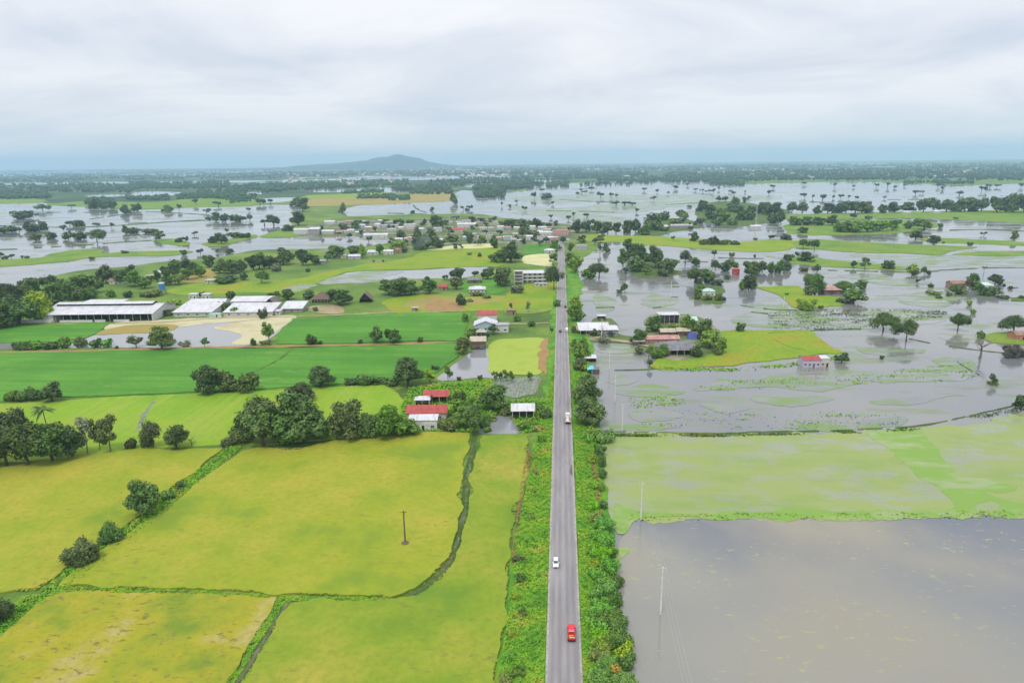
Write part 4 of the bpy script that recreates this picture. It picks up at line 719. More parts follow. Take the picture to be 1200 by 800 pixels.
def build_tree(e, label, group):
    x, yb, yt, wd, sh, cl, lm = e
    p, h, W = place(e); wpx = max(wd, yb-yt); var = random.randint(0, 5); rz = random.uniform(0, 6.28)
    palm = sh == 'P'; cat = 'shrub' if sh == 'B' else ('palm tree' if palm else 'tree'); nm = 'shrub' if sh == 'B' else ('palm_tree' if palm else 'tree')
    k = 1.0 if palm or sh == 'D' else W/NAT_W[sh]/h
    k = max(.35, min(2.4, k)); sc = (h*k*random.uniform(.85, 1.1), h*k*random.uniform(.9, 1.15), h)
    if yb-yt < 12.5 or (sh == 'B' and wpx < 13):
        me = crown_mesh('B', var, 0) if sh == 'B' else joined_mesh(sh, var)
        o = link(nm, me); o.location = p; o.rotation_euler.z = rz; o.scale = sc; set_leaf(o, cl)
    elif sh == 'B':
        o = empty(nm, p, rz); o.scale = sc
        c = link('foliage', crown_mesh('B', var, 2 if wpx > 24 else 1), o); set_leaf(c, cl)
        link('stem', trunk_mesh('B', var), o)
    else:
        o = empty(nm, p, rz); o.scale = sc
        if palm: c, tr = palm_meshes(); c = link('crown', c, o); set_leaf(c, cl); link('trunk', tr, o)
        elif sh == 'D': link('trunk', trunk_mesh('D', var), o)
        else:
            c = link('crown', crown_mesh(sh, var, 2 if wpx > 26 else 1), o); set_leaf(c, cl)
            link('trunk', trunk_mesh(sh, var), o)
    tag(o, label, cat, group)
for pool, cat in ((trees, 'tree'), (shrubs, 'shrub')):
    by = {}
    for e in pool: by.setdefault(e[6], []).append(e)
    for lm, es in by.items():
        es.sort(key=lambda e: e[0]); n = len(es); looks = [(e[4], e[5]) for e in es]
        for i, e in enumerate(es):
            noun = 'shrub' if cat == 'shrub' else ('palm tree' if e[4] == 'P' else 'tree')
            look = COL_W[e[5]] if cat == 'shrub' else (COL_W[e[5]]+' '+SHAPE_W[e[4]])
            if looks.count(looks[i]) == 1 and n > 1: lab = f'the only {look} {noun} {lm}'
            elif n == 1: lab = f'{look} {noun} {lm}'
            else: lab = f'{look} {noun}, {which(i, n)} {lm}'
            build_tree(e, lab, f'{cat}s {lm}')
# what is left of the scattered trees beyond the first three hundred
def blob_mesh(items, mat, name):
    dirs = np.array([v.co[:] for v in ico.verts]); fcs = np.array([[v.index for v in f.verts] for f in ico.faces])
    V = []; Fc = []; o = 0
    for (x, y, z, rx, ry, rz) in items:
        j = 1+rng.normal(0, .2, (len(dirs), 1)); V.append(dirs*j*np.array([rx, ry, rz])+np.array([x, y, z])); Fc.append(fcs+o); o += len(dirs)
    me = bpy.data.meshes.new(name); me.from_pydata(np.concatenate(V).tolist(), [], np.concatenate(Fc).tolist()); me.materials.append(mat); return me
ico = bmesh.new(); bmesh.ops.create_icosphere(ico, subdivisions=1, radius=1.0); ico.verts.ensure_lookup_table()
it = []
for e in late:
    p, h, W = place(e)
    for i in range(4):
        it.append((p.x+random.gauss(0, W*.2), p.y+random.gauss(0, W*.2), h*random.uniform(.5, .72), W*random.uniform(.2, .34), W*random.uniform(.2, .34), h*random.uniform(.18, .28)))
    it.append((p.x, p.y, h*.25, W*.05, W*.05, h*.3))
kind(link('scattered_trees', blob_mesh(it, M_far, 'scattered_trees')), 'stuff', 'tiny dark trees scattered over the most distant flooded land')
# far woods: belts that read as one mass
def wood(name, belts, label):
    it = []
    for (x0, y0, x1, y1, th, n, hh) in belts:
        for _ in range(int(n*1.9)):
            t = random.random(); x = x0+(x1-x0)*t; y = y0+(y1-y0)*t+random.uniform(-.5, .5)*th
            if math.sin(x*.09+y*1.7)+math.sin(x*.031-y*2.3+1) < -.75: continue
            p = at(x, y); h = hh*random.uniform(.6, 1.3); s = mpp(p); r = max(h*.45, s*random.uniform(.5, 1.4))*random.uniform(.8, 1.5)
            it.append((p.x, p.y, h*.5, r, r, h*.55))
            if random.random() < .5: it.append((p.x+random.gauss(0, r), p.y+random.gauss(0, r), h*.5, r*.7, r*.7, h*.6))
    kind(link(name, blob_mesh(it, M_far, name)), 'stuff', label)
wood('woods', [(-60, 225, 55, 225, 17, 260, 14), (55, 220, 155, 221, 10, 190, 13), (150, 218, 270, 217, 8, 220, 13), (265, 222, 320, 219, 8, 80, 12)], 'dark belt of woodland beyond the left flood')
wood('woods', [(-60, 232, 60, 231, 4, 60, 10), (-60, 212, 100, 212, 4, 120, 12), (-60, 208, 170, 208, 6, 330, 13), (150, 208, 330, 206, 6, 240, 12), (-60, 201, 330, 200, 5, 260, 12)], 'blue green woodland low on the left horizon')
wood('woods', [(150, 233, 200, 232, 5, 50, 9), (205, 231, 240, 230, 6, 45, 9), (228, 229, 290, 228, 10, 120, 10), (98, 237, 130, 236, 6, 34, 10), (270, 235, 300, 232, 7, 40, 9)], 'green thickets on the far shore of the left flood')
wood('woods', [(305, 222, 345, 219, 9, 110, 13), (345, 219, 450, 215, 8, 190, 13), (450, 215, 478, 214, 6, 50, 12), (400, 226, 450, 225, 3, 50, 8), (420, 231, 460, 231, 4, 60, 8), (450, 233, 480, 232, 5, 40, 9)], 'dark woodland and hedges below the hill')
wood('woods', [(480, 225, 530, 224, 7, 70, 11), (500, 216, 545, 214, 8, 70, 12), (540, 212, 602, 211, 7, 110, 12), (556, 226, 592, 222, 11, 110, 13), (560, 230, 590, 230, 4, 40, 9), (590, 218, 625, 217, 8, 90, 12), (640, 217, 668, 216, 6, 50, 10)], 'dark woods around the middle distance flood')
wood('woods', [(300, 205, 480, 202, 6, 200, 12), (480, 203, 680, 201, 7, 380, 13), (560, 218, 640, 216, 5, 60, 11), (460, 222, 520, 221, 4, 50, 11), (680, 216, 740, 215, 3, 30, 9), (320, 197, 640, 196, 4, 200, 12), (600, 209, 700, 208, 5, 110, 11)], 'hazy trees scattered below the hill and horizon')
wood('woods', [(650, 206, 760, 205, 7, 200, 13), (700, 211, 790, 211, 5, 110, 13), (780, 208, 900, 207, 11, 330, 14), (640, 198, 900, 196, 6, 300, 13), (832, 215, 872, 215, 5, 60, 10), (746, 213, 770, 212, 4, 40, 10)], 'dark blue wood along the far right shore')
wood('woods', [(900, 205, 1060, 205, 13, 420, 14), (1050, 203, 1260, 201, 14, 460, 14), (900, 194, 1260, 193, 5, 260, 13), (1093, 214, 1140, 214, 4, 60, 9), (1130, 209, 1260, 208, 6, 120, 13), (1060, 214, 1100, 213, 3, 40, 8)], 'dense blue green forest at the right horizon')
# ------------------------------------------------------------------ buildings
def slab(b, a, c, d, e, th, mat):           # thick sheet through four corners
    vs = [Vector(q) for q in (a, c, d, e)]; b.add([tuple(q) for q in vs]+[(q.x, q.y, q.z-th) for q in vs], [(0, 1, 2, 3), (7, 6, 5, 4), (0, 4, 5, 1), (1, 5, 6, 2), (2, 6, 7, 3), (3, 7, 4, 0)], mat)
def window(root, x, z, w, h, y, mat_f, side=None, depth=None):
    """frame proud of the wall and a pane set back in it; side: 'l'/'r' puts it on an end wall at y"""
    f = MB(); t = .09
    def bx(B, x0, x1, z0, z1, p0, p1, mt):
        if side is None: B.box(x0, x1, y-p1, y-p0, z0, z1, mt)
        else:
            s = depth+p0 if side == 'r' else -depth-p1; B.box(s, s+p1-p0, y+x0, y+x1, z0, z1, mt)
    bx(f, x-w/2, x+w/2, z+h, z+h+t, .003, .07, mat_f); bx(f, x-w/2, x+w/2, z-t, z, .003, .1, mat_f)
    bx(f, x-w/2-t, x-w/2, z-t, z+h+t, .003, .07, mat_f); bx(f, x+w/2, x+w/2+t, z-t, z+h+t, .003, .07, mat_f)
    bx(f, x-.03, x+.03, z, z+h, .003, .06, mat_f)
    fr = f.build('window', root); p = MB(); bx(p, x-w/2, x-.03, z, z+h, .003, .03, K_glass); bx(p, x+.03, x+w/2, z, z+h, .003, .03, K_glass); p.build('pane', fr)
def door(root, x, y, w, h, mat):
    d = MB(); d.box(x-w/2, x+w/2, y-.05, y-.003, 0.05, h, mat); o = d.build('door', root)
    k = MB(); k.box(x+w/2-.16, x+w/2-.08, y-.11, y-.052, h*.48, h*.52, K_steel); k.build('handle', o)
def roof_geo(b, kind_, x0, x1, y0, y1, z, rh, mat, ridge='x', th=.14, ov=.45):
    x0 -= ov; x1 += ov; y0 -= ov; y1 += ov; z -= .02
    xm, ym = (x0+x1)/2, (y0+y1)/2
    if kind_ == 'flat': b.box(x0, x1, y0, y1, z+.021, z+.25, mat)
    elif kind_ == 'shed':    # low at the front
        slab(b, (x0, y0, z+th), (x1, y0, z+th), (x1, y1, z+rh+th), (x0, y1, z+rh+th), th, mat)
    elif kind_ == 'back':    # low at the back
        slab(b, (x0, y0, z+rh+th), (x1, y0, z+rh+th), (x1, y1, z+th), (x0, y1, z+th), th, mat)
    elif kind_ == 'gable':
        if ridge == 'x':
            slab(b, (x0, y0, z+th), (x1, y0, z+th), (x1, ym, z+rh+th), (x0, ym, z+rh+th), th, mat); slab(b, (x0, ym+.004, z+rh+th), (x1, ym+.004, z+rh+th), (x1, y1, z+th), (x0, y1, z+th), th, mat)
        else:
            slab(b, (x0, y0, z+th), (xm, y0, z+rh+th), (xm, y1, z+rh+th), (x0, y1, z+th), th, mat); slab(b, (xm+.004, y0, z+rh+th), (x1, y0, z+th), (x1, y1, z+th), (xm+.004, y1, z+rh+th), th, mat)
    elif kind_ == 'hip':
        i = min((x1-x0), (y1-y0))*.45
        if x1-x0 >= y1-y0: r0, r1 = (x0+i, ym), (x1-i, ym)
        else: r0, r1 = (xm, y0+i), (xm, y1-i)
        zt = z+rh+th; zz = z+th
        if x1-x0 >= y1-y0: fs = [(0, 1, 5, 4), (1, 2, 5), (2, 3, 4, 5), (3, 0, 4), (3, 2, 1, 0)]
        else: fs = [(0, 1, 4), (1, 2, 5, 4), (2, 3, 5), (3, 0, 4, 5), (3, 2, 1, 0)]
        b.add([(x0, y0, zz), (x1, y0, zz), (x1, y1, zz), (x0, y1, zz), (r0[0], r0[1], zt), (r1[0], r1[1], zt)], fs, mat)
def wall_geo(b, kind_, w, d, h, rh, mat, ridge, open_front=False, z0=0.0):
    x0, x1, y0, y1 = -w/2, w/2, 0, d; t = .2
    if open_front:
        b.box(x0, x0+t, y0, y1-t-.003, z0, h, mat); b.box(x1-t, x1, y0, y1-t-.003, z0, h, mat); b.box(x0, x1, y1-t, y1, z0, h, mat)
    else: b.box(x0, x1, y0, y1, z0, h, mat)
    zt = h+.003
    if kind_ == 'gable' and ridge == 'y':
        for ya in (y0, y1-t): b.prism([(x0, zt), (x1, zt), (0, zt+rh-.06)], 'y', ya, ya+t, mat)
    elif kind_ == 'gable' and ridge == 'x':
        for xa in (x0, x1-t): b.prism([(y0, zt), (y1, zt), ((y0+y1)/2, zt+rh-.06)], 'x', xa, xa+t, mat)
    elif kind_ == 'shed':
        for xa in (x0, x1-t): b.prism([(y0, zt), (y1, zt), (y1, zt+rh-.03)], 'x', xa, xa+t, mat)
        b.box(x0+t+.003, x1-t-.003, y1-t, y1, zt, zt+rh-.05, mat)
    elif kind_ == 'back':
        for xa in (x0, x1-t): b.prism([(y0, zt), (y1, zt), (y0, zt+rh-.03)], 'x', xa, xa+t, mat)
        b.box(x0+t+.003, x1-t-.003, y0, y0+t, zt, zt+rh-.05, mat)
def house(name, label, cat, x, y, wpx, d, h, rk, rh, rmat, wmat, ridge='x', rot=None, nwin=0, doorm=None, posts=0, openf=False, group=None, ov=.45, wf=None, z=0.0, parts=True, ends=False, stilts=0.0):
    p = at(x, y, 0); wm = wpx*mpp(p); o = empty(name, (p.x, p.y, z), YAW if rot is None else rot); tag(o, label, cat, group)
    b = MB(); wall_geo(b, rk, wm, d, h, rh, wmat, ridge, openf, z0=stilts-.05 if stilts else -.1); b.build('wall', o)
    b = MB(); roof_geo(b, rk, -wm/2, wm/2, 0, d, h, rh, rmat, ridge, ov=ov); b.build('roof', o)
    wf = wf or B_white
    if nwin:
        slots = nwin+(1 if doorm else 0); st = wm/slots; di = slots//2 if doorm else -1
        for i in range(slots):
            cx = -wm/2+st*(i+.5)
            if i == di: door(o, cx, 0, min(1.0, st*.5), min(2.1, h-.3), doorm)
            else: window(o, cx, min(1.1, h*.4), min(1.3, st*.5), min(1.1, h*.35), 0, wf)
    elif doorm: door(o, wm*.15, 0, 1.0, min(2.1, h-.3), doorm)
    if ends:
        for s in 'lr': window(o, 0, min(1.1, h*.4), 1.1, min(1.1, h*.35), d*.5, wf, side=s, depth=wm/2)
    for i in range(posts):
        q = MB(); cx = -wm/2+.15+(wm-.3)*i/(posts-1); q.tube([(cx, -ov+.12, -.1), (cx, -ov+.12, h-.05)], .09, K_conc, 6); q.build('post', o)
    if stilts:
        for sx in (-wm/2+.2, wm/2-.2):
            for sy in (.2, d-.2): q = MB(); q.tube([(sx, sy, -.3), (sx, sy, stilts-.06)], .1, K_wood, 6); q.build('stilt', o)
    return o, wm

# the long white shed with a raised ridge
p = at(115, 377); s = mpp(p); W = 128*s; o = empty('warehouse', p, YAW); tag(o, 'long white roofed shed with dark open front and raised ridge beside the emerald rice', 'warehouse')
D, Hh, RH = 36.0, 5.6, 3.9
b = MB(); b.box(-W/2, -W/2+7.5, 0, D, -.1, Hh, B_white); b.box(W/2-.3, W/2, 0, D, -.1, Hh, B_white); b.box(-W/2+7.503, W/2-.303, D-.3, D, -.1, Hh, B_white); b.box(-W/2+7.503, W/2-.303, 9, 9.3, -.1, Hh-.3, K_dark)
for xa in (-W/2, W/2-.3): b.prism([(0, Hh+.003), (D, Hh+.003), (D/2, Hh+RH-.1)], 'x', xa, xa+.3, B_white)
b.build('wall', o)
b = MB(); roof_geo(b, 'gable', -W/2, W/2, 0, D, Hh, RH, Z_white, 'x', ov=1.2); b.build('roof', o)
b = MB(); y0, y1 = D/2-4.2, D/2+4.2; z0 = Hh+RH*.72
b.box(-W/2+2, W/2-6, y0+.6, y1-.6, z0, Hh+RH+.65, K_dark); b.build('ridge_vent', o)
b = MB(); roof_geo(b, 'gable', -W/2+2, W/2-6, y0, y1, Hh+RH+.67, .9, Z_white, 'x', ov=.3); b.build('ridge_roof', o)
for i in range(13):
    b = MB(); x = -W/2+9+(W-12)*i/12; b.box(x-.18, x+.18, .1, .46, -.1, Hh-.02, B_grey); b.build('post', o)
b = MB()
for x0, x1 in ((-W/2-.0+12.5, -W/2+36), (-W/2+37.5, -W/2+45), (-W/2+51, W/2-16)): b.box(x0, x1, -1.2, -.95, -.1, 1.7, B_white)
b.box(-W/2-14, -W/2+7.2, -1.6, -1.35, -.1, 2.3, B_white); tag(b.build('boundary_wall', None), 'low white wall with gaps in front of the long white shed', 'wall'); bw = bpy.data.objects['boundary_wall']; bw.location = p; bw.rotation_euler.z = YAW
b = MB(); b.box(-W/2-9, -W/2-.7, 3, 16, -.1, 2.6, B_grey); b.build('annex_wall', o); b = MB(); b.add([], [], Z_white); slab(b, (-W/2-10, 2.2, 2.8), (-W/2-.65, 2.2, 5.2), (-W/2-.65, 17, 5.2), (-W/2-10, 17, 2.8), .15, Z_white); b.build('annex_roof', o)
house('outbuilding', 'long low white building with flat roof directly behind the long white shed', 'building', 121, 365.5, 45, 11, 7.4, 'flat', 0, Z_white, B_white, nwin=7, wf=B_grey)
house('shed', 'broad sloping white roofed shed standing right of the long white shed', 'shed', 226, 371, 44, 26, 3.4, 'shed', 3.0, Z_white, B_white, nwin=4, posts=5, ov=1.0)
house('shed', 'low grey white shed with two roof vents behind the broad sloping shed', 'shed', 240, 361.5, 42, 20, 3.6, 'gable', 2.2, Z_white, B_white, nwin=4)
for i, (x, nm) in enumerate(((226, 'left'), (241, 'right'))):
    house('roof_hut', f'small white box hut behind the low sheds, the {nm}most of two', 'hut', x, 350.5, 9, 5, 4.0, 'flat', 0, Z_white, B_white, nwin=1, doorm=K_dark, group='small box huts behind the low sheds')
house('shed', 'largest white shed roof left of the thatched gable hut', 'shed', 291, 370.5, 56, 20, 3.2, 'shed', 2.8, Z_white, B_white, nwin=5, ov=.8)
house('shed', 'long white roofed shed in the row behind the largest shed', 'shed', 294, 358.5, 46, 22, 3.6, 'gable', 2.2, Z_white, B_white, nwin=5)
house('container', 'pale green flat topped container in front of the white sheds', 'container', 252, 372, 14, 3, 2.6, 'flat', 0, Z_mint, Z_mint, doorm=K_dark, ov=.05)
house('thatched_hut', 'steep grey thatched gable hut with a white porch below', 'hut', 317, 363, 15, 9, 3.2, 'gable', 5.6, Z_thatch, K_dark, 'y', ov=1.2, doorm=K_wood)
house('porch_house', 'low white flat roofed annex in front of the grey thatched gable', 'annex', 321, 369, 15, 6, 2.8, 'flat', 0, Z_white, B_white, nwin=2, doorm=K_wood)
house('white_house', 'broad bright white roof beside the grey thatched gable hut', 'house', 342, 366, 24, 15, 2.9, 'shed', 2.6, Z_white, B_grey, nwin=2, doorm=K_wood, ov=.8)
house('thatched_hall', 'wide brown thatched hall with hipped roof left of a round tree', 'hall', 375, 354.5, 19, 13, 2.6, 'hip', 5.0, Z_thatch2, K_wood, ov=1.6, posts=6)
house('thatched_hut', 'steep grey thatched gable hut with dark open front right of the round tree', 'hut', 428, 354.5, 13, 8, 2.6, 'gable', 5.2, Z_thatch, K_dark, 'y', ov=1.0, openf=True)
house('kiosk', 'tiny tan roofed kiosk on the dirt track above the emerald rice', 'kiosk', 486, 364.5, 6.5, 3.6, 2.4, 'flat', 0, Z_tan, B_grey, nwin=1, doorm=K_dark)
house('small_house', 'small white arched roof house on the emerald patch', 'house', 559, 343.5, 18, 10, 3.4, 'hip', 1.9, Z_white, B_white, nwin=3, doorm=K_dark, ov=.8)
house('red_roofed_house', 'small red roofed house among olive trees by the tree clump', 'house', 519, 340, 10, 8, 2.8, 'gable', 1.8, Z_red, B_brick, doorm=K_dark)
# white concrete building by the road
p = at(627, 332); s = mpp(p); o = empty('white_building', p, YAW); tag(o, 'unfinished white concrete building with open balconies beside the straight road', 'building')
W = 30*s; b = MB(); b.box(-W/2, W/2, 3.0, 17, -.1, 9.2, B_white); b.build('wall', o)
for k, z in enumerate((3.1, 6.2, 9.3)):
    b = MB(); b.box(-W/2-.2, W/2+.2, 0, 2.99, z-.25, z, B_white); b.build('balcony_slab', o)
    if k < 2:
        b = MB(); b.box(-W/2, W/2, .05, .15, z+.003, z+.95, B_white); b.build('balustrade', o)
for i in range(6):
    b = MB(); x = -W/2+.2+(W-.4)*i/5; b.box(x-.2, x+.2, .3, .7, -.1, 9.0, B_white); b.build('column', o)
b = MB(); b.box(-W/2-.3, W/2+.3, 3.003, 17.3, 9.203, 9.5, Z_white); b.build('roof', o)
for z in (.9, 4.0, 7.1):
    for i in range(5): window(o, -W/2+W*(i+.5)/5, z, 1.5, 1.4, 3.0, B_grey)
p = at(608, 334); o = empty('frame_tower', p, YAW); tag(o, 'slender white three storey concrete frame left of the unfinished white building', 'tower'); W = 10*mpp(p)
for i, sx in enumerate((-1, 1)):
    for sy in (0, 5): b = MB(); b.box(sx*(W/2-.2)-.2, sx*(W/2-.2)+.2, sy, sy+.4, -.1, 12.3, B_white); b.build('column', o)
for z in (3.0, 6.0, 9.0, 12.3): b = MB(); b.box(-W/2-.1, W/2+.1, -.1, 5.5, z+.003, z+.33, B_white); b.build('floor_slab', o)
for z in (.05, 3.35, 6.35, 9.35): b = MB(); b.box(-W/2+.5, W/2-.5, 3.5, 3.7, z, z+2.4, B_grey); b.build('back_panel', o)
house('tree_house', 'low pale roofed annex at the foot of the unfinished white building', 'annex', 634, 336, 14, 6, 2.6, 'flat', 0, Z_grey, B_white, nwin=2, doorm=K_dark)
house('pink_house', 'pink two storey house at the far end of the road', 'house', 657, 276, 18, 12, 7.0, 'flat', 0, Z_pink, B_pink, nwin=4)
house('white_house', 'low white house left of the pink two storey house', 'house', 640, 276, 15, 10, 4.2, 'gable', 1.8, Z_white, B_white, nwin=3, doorm=K_dark)
house('white_house', 'small white roofed house just left of the road end', 'house', 644, 296.5, 12, 8, 3.2, 'hip', 1.6, Z_white, B_white, nwin=2, doorm=K_dark)
house('lilac_house', 'pale lilac house under trees right of the road end', 'house', 682, 292, 12, 8, 4.2, 'flat', 0, Z_grey, B_lilac, nwin=3)
# farm houses left of the road
house('farmhouse', 'white gabled farmhouse with pale front and red side roof near the road', 'house', 569, 388, 26, 12, 3.9, 'gable', 3.0, Z_white, B_blue, 'y', nwin=2, doorm=K_dark, ov=.6)
house('red_roofed_wing', 'small red roofed wing close behind the white gabled farmhouse', 'house', 571, 378.5, 22, 9, 5.8, 'gable', 2.0, Z_red, B_white, nwin=2)
house('side_wing', 'grey roofed white wing on the road side of the gabled farmhouse', 'house', 588, 389.5, 16, 10, 4.2, 'back', .8, Z_grey, B_white, nwin=2)
house('gazebo', 'tiny cream roofed gazebo between the gabled farmhouse and the shack', 'gazebo', 564, 394, 11, 4.5, 2.6, 'hip', 1.6, Z_tan, B_cream, openf=True, posts=3)
house('stilt_shack', 'grey wooden shack with tan roof on the bank of the dark pond', 'shack', 560, 409.5, 18, 7, 5.0, 'shed', 1.2, Z_tan, K_wood, nwin=2, stilts=1.2)
house('kiosk', 'brick coloured roadside kiosk with a flat roof above the earth track', 'kiosk', 599, 368.5, 11, 4.5, 3.0, 'flat', 0, Z_rust, B_brick, doorm=K_dark, nwin=1)
house('red_roofed_barn', 'rear red roofed open barn with a pale ridge strip', 'barn', 511, 473, 27, 7.5, 3.6, 'gable', 1.7, Z_red, K_dark, openf=True, posts=4, ov=.7)
house('red_roofed_house', 'front long red roofed farmhouse with orange patch beside the ripe rice', 'house', 500, 493, 46, 9, 3.6, 'gable', 2.0, Z_red, B_cream, nwin=3, ov=.5)
house('white_annex', 'white walled annex with white metal roof before the long red roof', 'house', 496, 504, 33, 4.2, 4.4, 'shed', 1.0, Z_white, B_white, nwin=2, doorm=K_dark, ov=.3)
house('white_shelter', 'small white roofed shelter between the two red roofs', 'shelter', 495, 477, 17, 4.0, 3.4, 'hip', 1.3, Z_white, B_white, openf=True, posts=3)
for nm, x, y, wpx, dd, z in (('ridge_strip', 515, 473, 1.6, 7.5, 5.4), ('ridge_strip', 502, 493, 1.3, 9, 5.75)):
    pass
o, wm = house('roadside_shed', 'open timber shed with white gable roof and red end beside the road', 'shed', 613, 492, 25, 7, 4.2, 'gable', 2.1, Z_white, K_wood, openf=True, posts=4, ov=.6)
b = MB(); b.prism([(0, 4.21), (7, 4.21), (3.5, 6.2)], 'x', wm/2+.003, wm/2+.1, B_red); b.build('end_board', o)
# right of the road
o, wm = house('restaurant', 'long white roofed roadside eatery with open front on the flooded shore', 'restaurant', 697, 392.5, 34, 12, 3.2, 'shed', 2.0, Z_white, K_wood, openf=True, posts=6, ov=1.0)
house('restaurant_wing', 'white flat roofed wing at the water end of the roadside eatery', 'building', 716, 394, 16, 12, 4.2, 'gable', .9, Z_white, B_grey, nwin=2, ov=.6)
house('water_hut', 'tiny white roofed hut on stilts behind the roadside eatery', 'hut', 705, 376, 9, 4, 3.4, 'flat', 0, Z_white, K_wood, stilts=1.0, openf=True)
house('pavilion', 'tall open white pavilion at the back of the island farm', 'pavilion', 784, 380, 23, 8, 6.5, 'flat', 0, Z_white, B_grey, openf=True, posts=5, ov=.5)
house('mint_roofed_house', 'house with pale mint roof behind trees on the island farm', 'house', 810, 381.5, 14, 8, 3.4, 'gable', 2.0, Z_mint, B_white, nwin=2)
house('tan_shed', 'tan roofed shed in the island farm, left of a pair', 'shed', 783, 394.5, 17, 7, 3.0, 'gable', 1.6, Z_tan, K_wood, doorm=K_dark)
house('tan_shed', 'tan roofed shed in the island farm, right of a pair', 'shed', 801, 394, 15, 7, 3.2, 'gable', 1.6, Z_tan, K_wood, doorm=K_dark)
house('rusty_shed', 'long low rusty pink shed on the island farm', 'shed', 776, 403, 40, 8, 3.0, 'gable', 1.5, Z_pink, B_brick, nwin=3, doorm=K_dark)
house('grey_barn', 'largest dark grey hip roofed barn at the front of the island farm', 'barn', 797, 416.5, 42, 15, 3.2, 'hip', 3.6, Z_dark, K_wood, openf=True, posts=6, ov=1.2)
house('small_shack', 'small dark shack by the shore track beside the island farm', 'shack', 749, 405, 13, 5, 2.6, 'shed', .8, Z_grey, K_wood, doorm=K_dark)
house('drowned_cottage', 'small pale green roofed cottage nearly hidden by drowned bushes', 'cottage', 831, 347, 14, 9, 4.0, 'hip', 1.7, Z_mint, B_white, nwin=2, ov=.4)
house('red_hut', 'small plain red hut standing in the floodwater between trees', 'hut', 863, 322, 7, 5, 5.2, 'flat', 0, B_red, B_red, doorm=K_dark, nwin=1)
house('island_house', 'grey pink roofed house on the lime pasture island among trees', 'house', 975, 345, 20, 10, 3.6, 'hip', 2.6, Z_pink, K_wood, nwin=2, doorm=K_dark, ov=1.0)
house('flooded_house', 'white house with red roof standing in the flood with its reflection', 'house', 951, 430.5, 20, 7, 4.0, 'gable', 1.5, Z_red, B_lilac, nwin=3, doorm=K_red if 'K_red' in globals() else K_wood, ov=.3)
house('flooded_annex', 'cream white flat roofed annex on the right side of the red roofed flooded house', 'annex', 966.5, 430, 10.5, 6, 4.6, 'flat', 0, Z_white, B_cream, nwin=1, doorm=K_dark, ov=.2)
house('homestead', 'reddish homestead with dark left end among flooded trees', 'house', 1124, 338, 17, 9, 4.0, 'gable', 2.0, Z_rust, B_brick, nwin=2)
house('homestead_shed', 'white green roofed shed low among the flooded homestead trees', 'shed', 1156, 338.5, 16, 8, 2.8, 'shed', 1.4, Z_mint, B_white, nwin=2)
house('orange_house', 'small orange walled house on the green spit at the right', 'house', 1199, 399, 17, 8, 3.4, 'gable', 1.6, Z_rust, B_orange, nwin=2, doorm=K_dark)
house('long_farm', 'long grey roofed farm building in the flats beyond the lime bank', 'farm building', 799, 267.5, 25, 14, 4.0, 'gable', 2.2, Z_grey, B_grey, nwin=4)
house('far_shed', 'white shed left of the long grey farm building in the flats', 'shed', 778, 268, 9, 9, 3.6, 'gable', 1.8, Z_white, B_white, nwin=2)
for i, (x, y, wd) in enumerate(((886, 268, 12), (1020, 250, 9), (1037, 250, 8), (1063, 250.5, 8), (1098, 250, 7), (1068, 214, 12), (1083, 213.5, 8))):
    lab = ['pale house at the foot of the slender mast', 'white house under the long dark belt, leftmost', 'white house under the long dark belt, second from the left', 'white house under the long dark belt, third from the left', 'white house under the long dark belt, rightmost',
           'tiny far white house at the forest edge, left of a pair', 'tiny far white house at the forest edge, right of a pair'][i]
    house('far_house', lab, 'house', x, y, wd, 9, 3.6, 'gable', 1.8, Z_white, B_white, nwin=2)
p = at(885.5, 266); o = empty('radio_mast', p); h = height_to(p, 240); tag(o, 'slender pale lattice mast rising from the far grove', 'mast')
b = MB()
for a in range(3): q = 2.094*a; b.tube([(1.5*math.cos(q), 1.5*math.sin(q), 0), (.3*math.cos(q), .3*math.sin(q), h)], .16, K_steel, 5)
b.build('leg_frame', o); b = MB()
for k in range(9):
    r = 1.5-1.2*k/9; z = h*k/9; pts = [(r*math.cos(2.094*a), r*math.sin(2.094*a), z) for a in range(3)]
    for a in range(3): b.tube([pts[a], (pts[(a+1) % 3][0], pts[(a+1) % 3][1], z+h/9*.9)], .09, K_steel, 4)
b.build('bracing', o); b = MB(); b.tube([(0, 0, h), (0, 0, h+3)], .12, K_steel, 5); b.build('antenna', o)
# blue tank on a stand
p = at(191, 345); o = empty('water_tank', p, YAW); tag(o, 'blue water tank with white lid on a stand in the meadow', 'water tank')
for sx in (-1, 1):
    for sy in (-1, 1): b = MB(); b.box(sx*1.9-.2, sx*1.9+.2, sy*1.9-.2, sy*1.9+.2, -.1, 4.0, B_grey); b.build('leg', o)
b = MB(); b.box(-2.4, 2.4, -2.4, 2.4, 4.003, 4.3, B_grey); b.build('platform', o)
b = MB(); b.tube([(0, 0, 4.305), (0, 0, 4.6), (0, 0, 9.3), (0, 0, 9.5)], [2.2, 2.35, 2.35, 2.3], K_blue, 20); b.build('tank', o)
b = MB(); b.tube([(0, 0, 9.503), (0, 0, 10.2), (0, 0, 10.6)], [2.55, 2.4, 1.2], Z_white, 20); b.build('lid', o)
